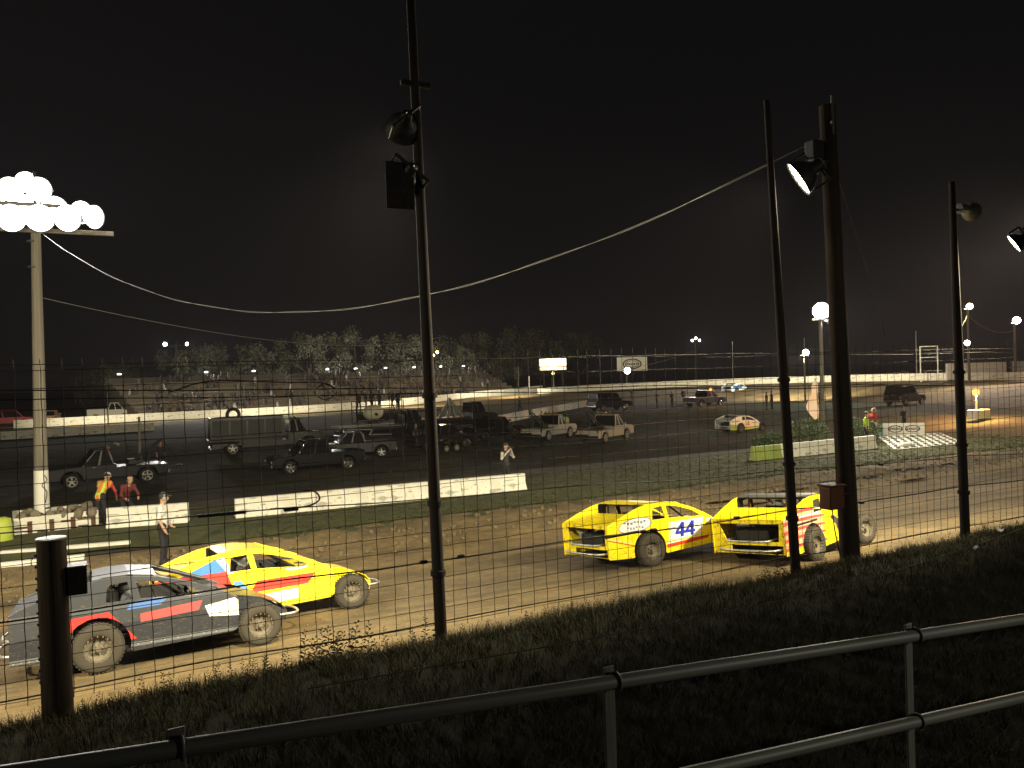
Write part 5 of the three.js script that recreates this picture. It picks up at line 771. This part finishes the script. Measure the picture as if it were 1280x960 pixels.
function person(label, p, turn, pose, dress, { res = 84, hat = null, hairCol = [0.03, 0.022, 0.016], detail = false, group, scale = 1 } = {}) {
  const J = { hipY: 0.93, ...pose }, sh = J.shoulder || V(0, 1.43, 0), hip = J.hip || V(0, 0.95, 0), bones = [], { top, leg, arm = top, shoe = [0.02, 0.018, 0.016], skin = SKIN } = dress;
  const across = J.across || V(1, 0, 0), sL = sh.clone().addScaledVector(across, 0.175), sR = sh.clone().addScaledVector(across, -0.175), hL = hip.clone().addScaledVector(across, 0.095), hR = hip.clone().addScaledVector(across, -0.095);
  const waist = hip.clone().lerp(sh, 0.35);
  bones.push([hL, hR, 0.105, 0.105, leg], [hip, waist, 0.125, 0.125, top], [waist, sh.clone().lerp(hip, 0.18), 0.125, 0.14, top], [sL, sR, 0.068, 0.068, top], [sL.clone().lerp(sh, 0.4).addScaledVector(sh.clone().sub(hip).normalize(), -0.12), sR.clone().lerp(sh, 0.4).addScaledVector(sh.clone().sub(hip).normalize(), -0.12), 0.11, 0.11, top]);
  const head = J.head || sh.clone().add(V(0, 0.2, 0.03)), tilt = J.tilt || new THREE.Euler(0, 0, 0);
  bones.push([sh, head, 0.058, 0.052, skin], ...headBones(head, tilt, skin));
  for (const [S, e, w] of [[sL, J.elbowL, J.wristL], [sR, J.elbowR, J.wristR]]) { bones.push([S, e, 0.056, 0.044, arm], [e, w, 0.042, 0.03, dress.forearm || arm]); bones.push([w, w.clone().add(w.clone().sub(e).normalize().multiplyScalar(0.09)), 0.03, 0.034, skin]); }
  for (const [H, k, a, toe] of [[hL, J.kneeL, J.ankleL, J.toeL], [hR, J.kneeR, J.ankleR, J.toeR]]) { bones.push([H, k, 0.088, 0.062, leg], [k, a, 0.058, 0.044, leg], [a.clone().add(V(0, -0.045, -0.03)), toe, 0.045, 0.036, shoe]); }
  const list = [bodyGeo(bones, res, 1.0)];
  if (detail) for (const [e, w] of [[J.elbowL, J.wristL], [J.elbowR, J.wristR]]) { const d = w.clone().sub(e).normalize(); const g = bodyGeo(handBones(w.clone().addScaledVector(d, 0.02), d, across, skin), 56, 0.14, 0.012, w.clone().addScaledVector(d, 0.08)); list.push(g); }
  const o = thing('person', label, 'person', p, turn, group); o.scale.setScalar(scale);
  part('body', merge(list), new THREE.MeshStandardMaterial({ vertexColors: true, roughness: 0.85 }), o);
  const q = (g) => { g.applyMatrix4(new THREE.Matrix4().makeRotationFromEuler(tilt)); g.translate(head.x, head.y, head.z); return g; };
  part('hair', q(new THREE.SphereGeometry(0.107, 20, 12, 0, 6.283, 0, 1.75).rotateX(-0.35).scale(0.95, 1, 1.02).translate(0, 0.075, -0.012)), mat(hairCol, 0.8), o);
  if (hat) { part('cap', [q(new THREE.SphereGeometry(0.114, 20, 10, 0, 6.283, 0, 1.45).translate(0, 0.085, 0)), q(new THREE.CylinderGeometry(0.09, 0.095, 0.012, 18, 1, false).scale(0.85, 1, 0.9).translate(0, 0.1, 0.1))], mat(hat, 0.8), o); }
  if (J.headset) part('headset', [q(new THREE.TorusGeometry(0.118, 0.014, 6, 20, Math.PI).translate(0, 0.06, 0)), q(new THREE.SphereGeometry(0.045, 12, 8).scale(0.6, 1, 1).translate(0.105, 0.04, 0)), q(new THREE.SphereGeometry(0.045, 12, 8).scale(0.6, 1, 1).translate(-0.105, 0.04, 0))], mat([0.25, 0.25, 0.25], 0.4), o);
  return o;
}
const stand = (o = {}) => ({ kneeL: V(0.11, 0.5, 0.02), ankleL: V(0.12, 0.09, -0.01), toeL: V(0.14, 0.035, 0.14), kneeR: V(-0.11, 0.5, 0.02), ankleR: V(-0.12, 0.09, -0.01), toeR: V(-0.14, 0.035, 0.14), elbowL: V(0.24, 1.16, -0.02), wristL: V(0.25, 0.92, 0.06), elbowR: V(-0.24, 1.16, -0.02), wristR: V(-0.25, 0.92, 0.06), ...o });
// official in a pale shirt and dark trousers, facing across the track, hands near his belt
person('standing official in white shirt, dark trousers and headset at the track edge', W(1.85, 22.6, trackY(22.6) + 0.02), R(75), stand({ headset: true, head: V(0, 1.62, 0.05), tilt: new THREE.Euler(0.1, 0.3, 0), elbowL: V(0.26, 1.17, -0.06), wristL: V(0.18, 0.98, 0.13), elbowR: V(-0.25, 1.16, -0.03), wristR: V(-0.26, 0.93, 0.08), kneeL: V(0.1, 0.5, 0.05), ankleL: V(0.11, 0.09, 0.02) }), { top: [0.6, 0.6, 0.58], forearm: SKIN, leg: [0.014, 0.014, 0.018] }, { res: 100, detail: true, hat: [0.03, 0.03, 0.03] });
// marshal in a safety vest leaning over the planter wall
const vest = (p) => Math.abs(Math.abs(p.x) - 0.09) < 0.028 || Math.abs(p.y - 1.02) < 0.03 ? [0.5, 0.75, 0.1] : [0.75, 0.22, 0.06];
person('marshal in orange safety vest and red sleeves leaning over the planter wall', W(0.62, 29.4, 0.02), R(150), stand({ shoulder: V(0, 1.32, 0.3), hip: V(0, 0.93, -0.05), head: V(0, 1.46, 0.44), tilt: new THREE.Euler(0.5, 0, 0), elbowL: V(0.27, 1.04, 0.4), wristL: V(0.26, 0.82, 0.5), elbowR: V(-0.27, 1.04, 0.42), wristR: V(-0.24, 0.82, 0.55) }), { top: vest, arm: [0.42, 0.05, 0.04], leg: [0.02, 0.02, 0.03] }, { res: 90, detail: true, hat: [0.45, 0.45, 0.42] });
person('person in a dark red jacket crouched beside the orange-vested marshal', W(1.35, 29.6, 0.02), R(20), stand({ shoulder: V(0, 1.18, 0.24), hip: V(0, 0.75, -0.1), head: V(0, 1.34, 0.36), tilt: new THREE.Euler(0.4, 0, 0), kneeL: V(0.14, 0.5, 0.24), kneeR: V(-0.14, 0.48, 0.22), elbowL: V(0.27, 0.92, 0.34), wristL: V(0.2, 0.82, 0.5), elbowR: V(-0.27, 0.92, 0.34), wristR: V(-0.2, 0.82, 0.52) }), { top: [0.13, 0.025, 0.025], leg: [0.02, 0.02, 0.025] }, { res: 76 });
// photographer behind the long barrier, camera raised to the eye
const photographer = person('photographer in pale sleeves raising a camera behind the long white barrier', W(14.6, 28.2, 0.0), R(20), stand({ elbowL: V(0.34, 1.2, 0.12), wristL: V(0.07, 1.5, 0.26), elbowR: V(-0.34, 1.2, 0.12), wristR: V(-0.07, 1.5, 0.26), head: V(0, 1.6, 0.04) }), { top: [0.04, 0.04, 0.045], arm: [0.5, 0.48, 0.44], forearm: [0.45, 0.42, 0.38], leg: [0.015, 0.015, 0.02] }, { res: 84, detail: true, hat: [0.03, 0.03, 0.03] });
{ const o = thing('photo_camera', 'small black camera held up by the photographer behind the barrier', 'camera'); part('body', rbox(0.15, 0.1, 0.08, 0, 0, 0, 0.02), black, o); part('lens_barrel', new THREE.CylinderGeometry(0.04, 0.045, 0.16, 14).rotateX(Math.PI / 2).translate(0, 0, 0.1), black, o); photographer.updateMatrixWorld(true); o.position.copy(photographer.localToWorld(V(0, 1.62, 0.27))); o.rotation.y = photographer.rotation.y; }
// people in the victory area
person('person in lime safety shirt standing behind the bushes barrier', W(37.2, 29.9, 0), R(30), stand(), { top: [0.45, 0.62, 0.06], leg: [0.02, 0.02, 0.03], forearm: SKIN }, { res: 60 });
const redOne = person('person in a red top standing between bush and sponsor sign', W(39.9, 31.6, 0), R(-60), stand({ elbowR: V(-0.3, 1.18, 0.1), wristR: V(-0.2, 1.0, 0.3) }), { top: [0.4, 0.05, 0.04], leg: [0.5, 0.48, 0.46], forearm: SKIN }, { res: 60 });
person('second person in dark red beside the red-topped person', W(40.35, 31.9, 0), R(20), stand(), { top: [0.18, 0.04, 0.035], leg: [0.03, 0.03, 0.04] }, { res: 60 });
// dark figures further off share one build
const figure = person('person in dark clothes standing by the maroon pickup', W(59.0, 73, 0), R(10), stand(), { top: [0.03, 0.03, 0.035], leg: [0.02, 0.02, 0.025], forearm: SKIN }, { res: 56 });
const walker = person('person in dark jacket walking in front of the turn wall', W(66, 58.5, 0), R(70), stand({ kneeL: V(0.1, 0.52, 0.16), ankleL: V(0.11, 0.12, 0.12), toeL: V(0.11, 0.05, 0.28), kneeR: V(-0.1, 0.5, -0.06), ankleR: V(-0.1, 0.12, -0.28), toeR: V(-0.1, 0.04, -0.14), elbowL: V(0.24, 1.16, -0.14), wristL: V(0.22, 0.94, -0.04), elbowR: V(-0.24, 1.16, 0.1), wristR: V(-0.22, 0.98, 0.26) }), { top: [0.05, 0.045, 0.045], leg: [0.02, 0.02, 0.03] }, { res: 56 });
for (const [src, t, n, a, label] of [
  [figure, 58.6, 75.2, 60, 'person in dark clothes at the tail of the maroon pickup'], [figure, 66.3, 90.5, 0, 'lone dark figure at the grass edge of the back straight'], [walker, 66.5, 80, 120, 'person stepping along the grass edge before the back straight'],
  [figure, 60.5, 60.2, 40, 'dark figure near the feather flag at the infield edge'], [figure, 61.6, 60.6, 200, 'second dark figure near the feather flag at the infield edge'], [walker, 42.6, 78.5, 30, 'dark figure by the low barrier inside the back straight'], [figure, 22.2, 57.2, 30, 'person in dark clothes near the rollback truck ramp'], [walker, 29.9, 56.8, 80, 'person walking between the trailer and the white tow truck'], [figure, 46.8, 34.8, 0, 'dim figure behind the sponsor sign with two ovals'], [figure, 4.6, 55.5, 20, 'dim figure standing behind the dark wrecker']]) copyOf(src, W(t, n, gy(n, t)), R(a), label);
// scaffold platform with people on top
{
  const o = thing('scaffold_platform', 'dark scaffold viewing platform standing in the middle of the infield', 'platform', W(25.2, 74.5, 0), R(0)); const L = 4.6;
  for (const x of [-L / 2, 0, L / 2]) for (const z of [-0.7, 0.7]) part('upright', rod(V(x, 0, z), V(x, 2.2, z), 0.05, 0.05, 8), darkSteel, o);
  part('deck', rbox(L + 0.2, 0.1, 1.6, 0, 1.2, 0, 0.02), darkSteel, o); for (const y of [1.7, 2.2]) for (const z of [-0.7, 0.7]) part('guard_rail', rod(V(-L / 2, y, z), V(L / 2, y, z), 0.03, 0.03, 6), darkSteel, o); for (const z of [-0.7, 0.7]) part('brace', rod(V(-L / 2, 0.1, z), V(0, 1.1, z), 0.025, 0.025, 6), darkSteel, o); part('side_sheet', rbox(L, 0.7, 0.03, 0, 0.75, 0.74, 0.01), black, o);
  [[-1.8, 0.1], [-1.2, -0.2], [-0.5, 0.2], [0.2, 0.0], [1.5, 0.1], [1.95, -0.2]].forEach(([x, z], i) => copyOf(i % 2 ? figure : walker, W(25.2 + x, 74.5 + z, 1.26), R(i * 70), 'dark figure standing on the infield scaffold platform', 'people on the scaffold platform'));
}

renderer.render(scene, camera);
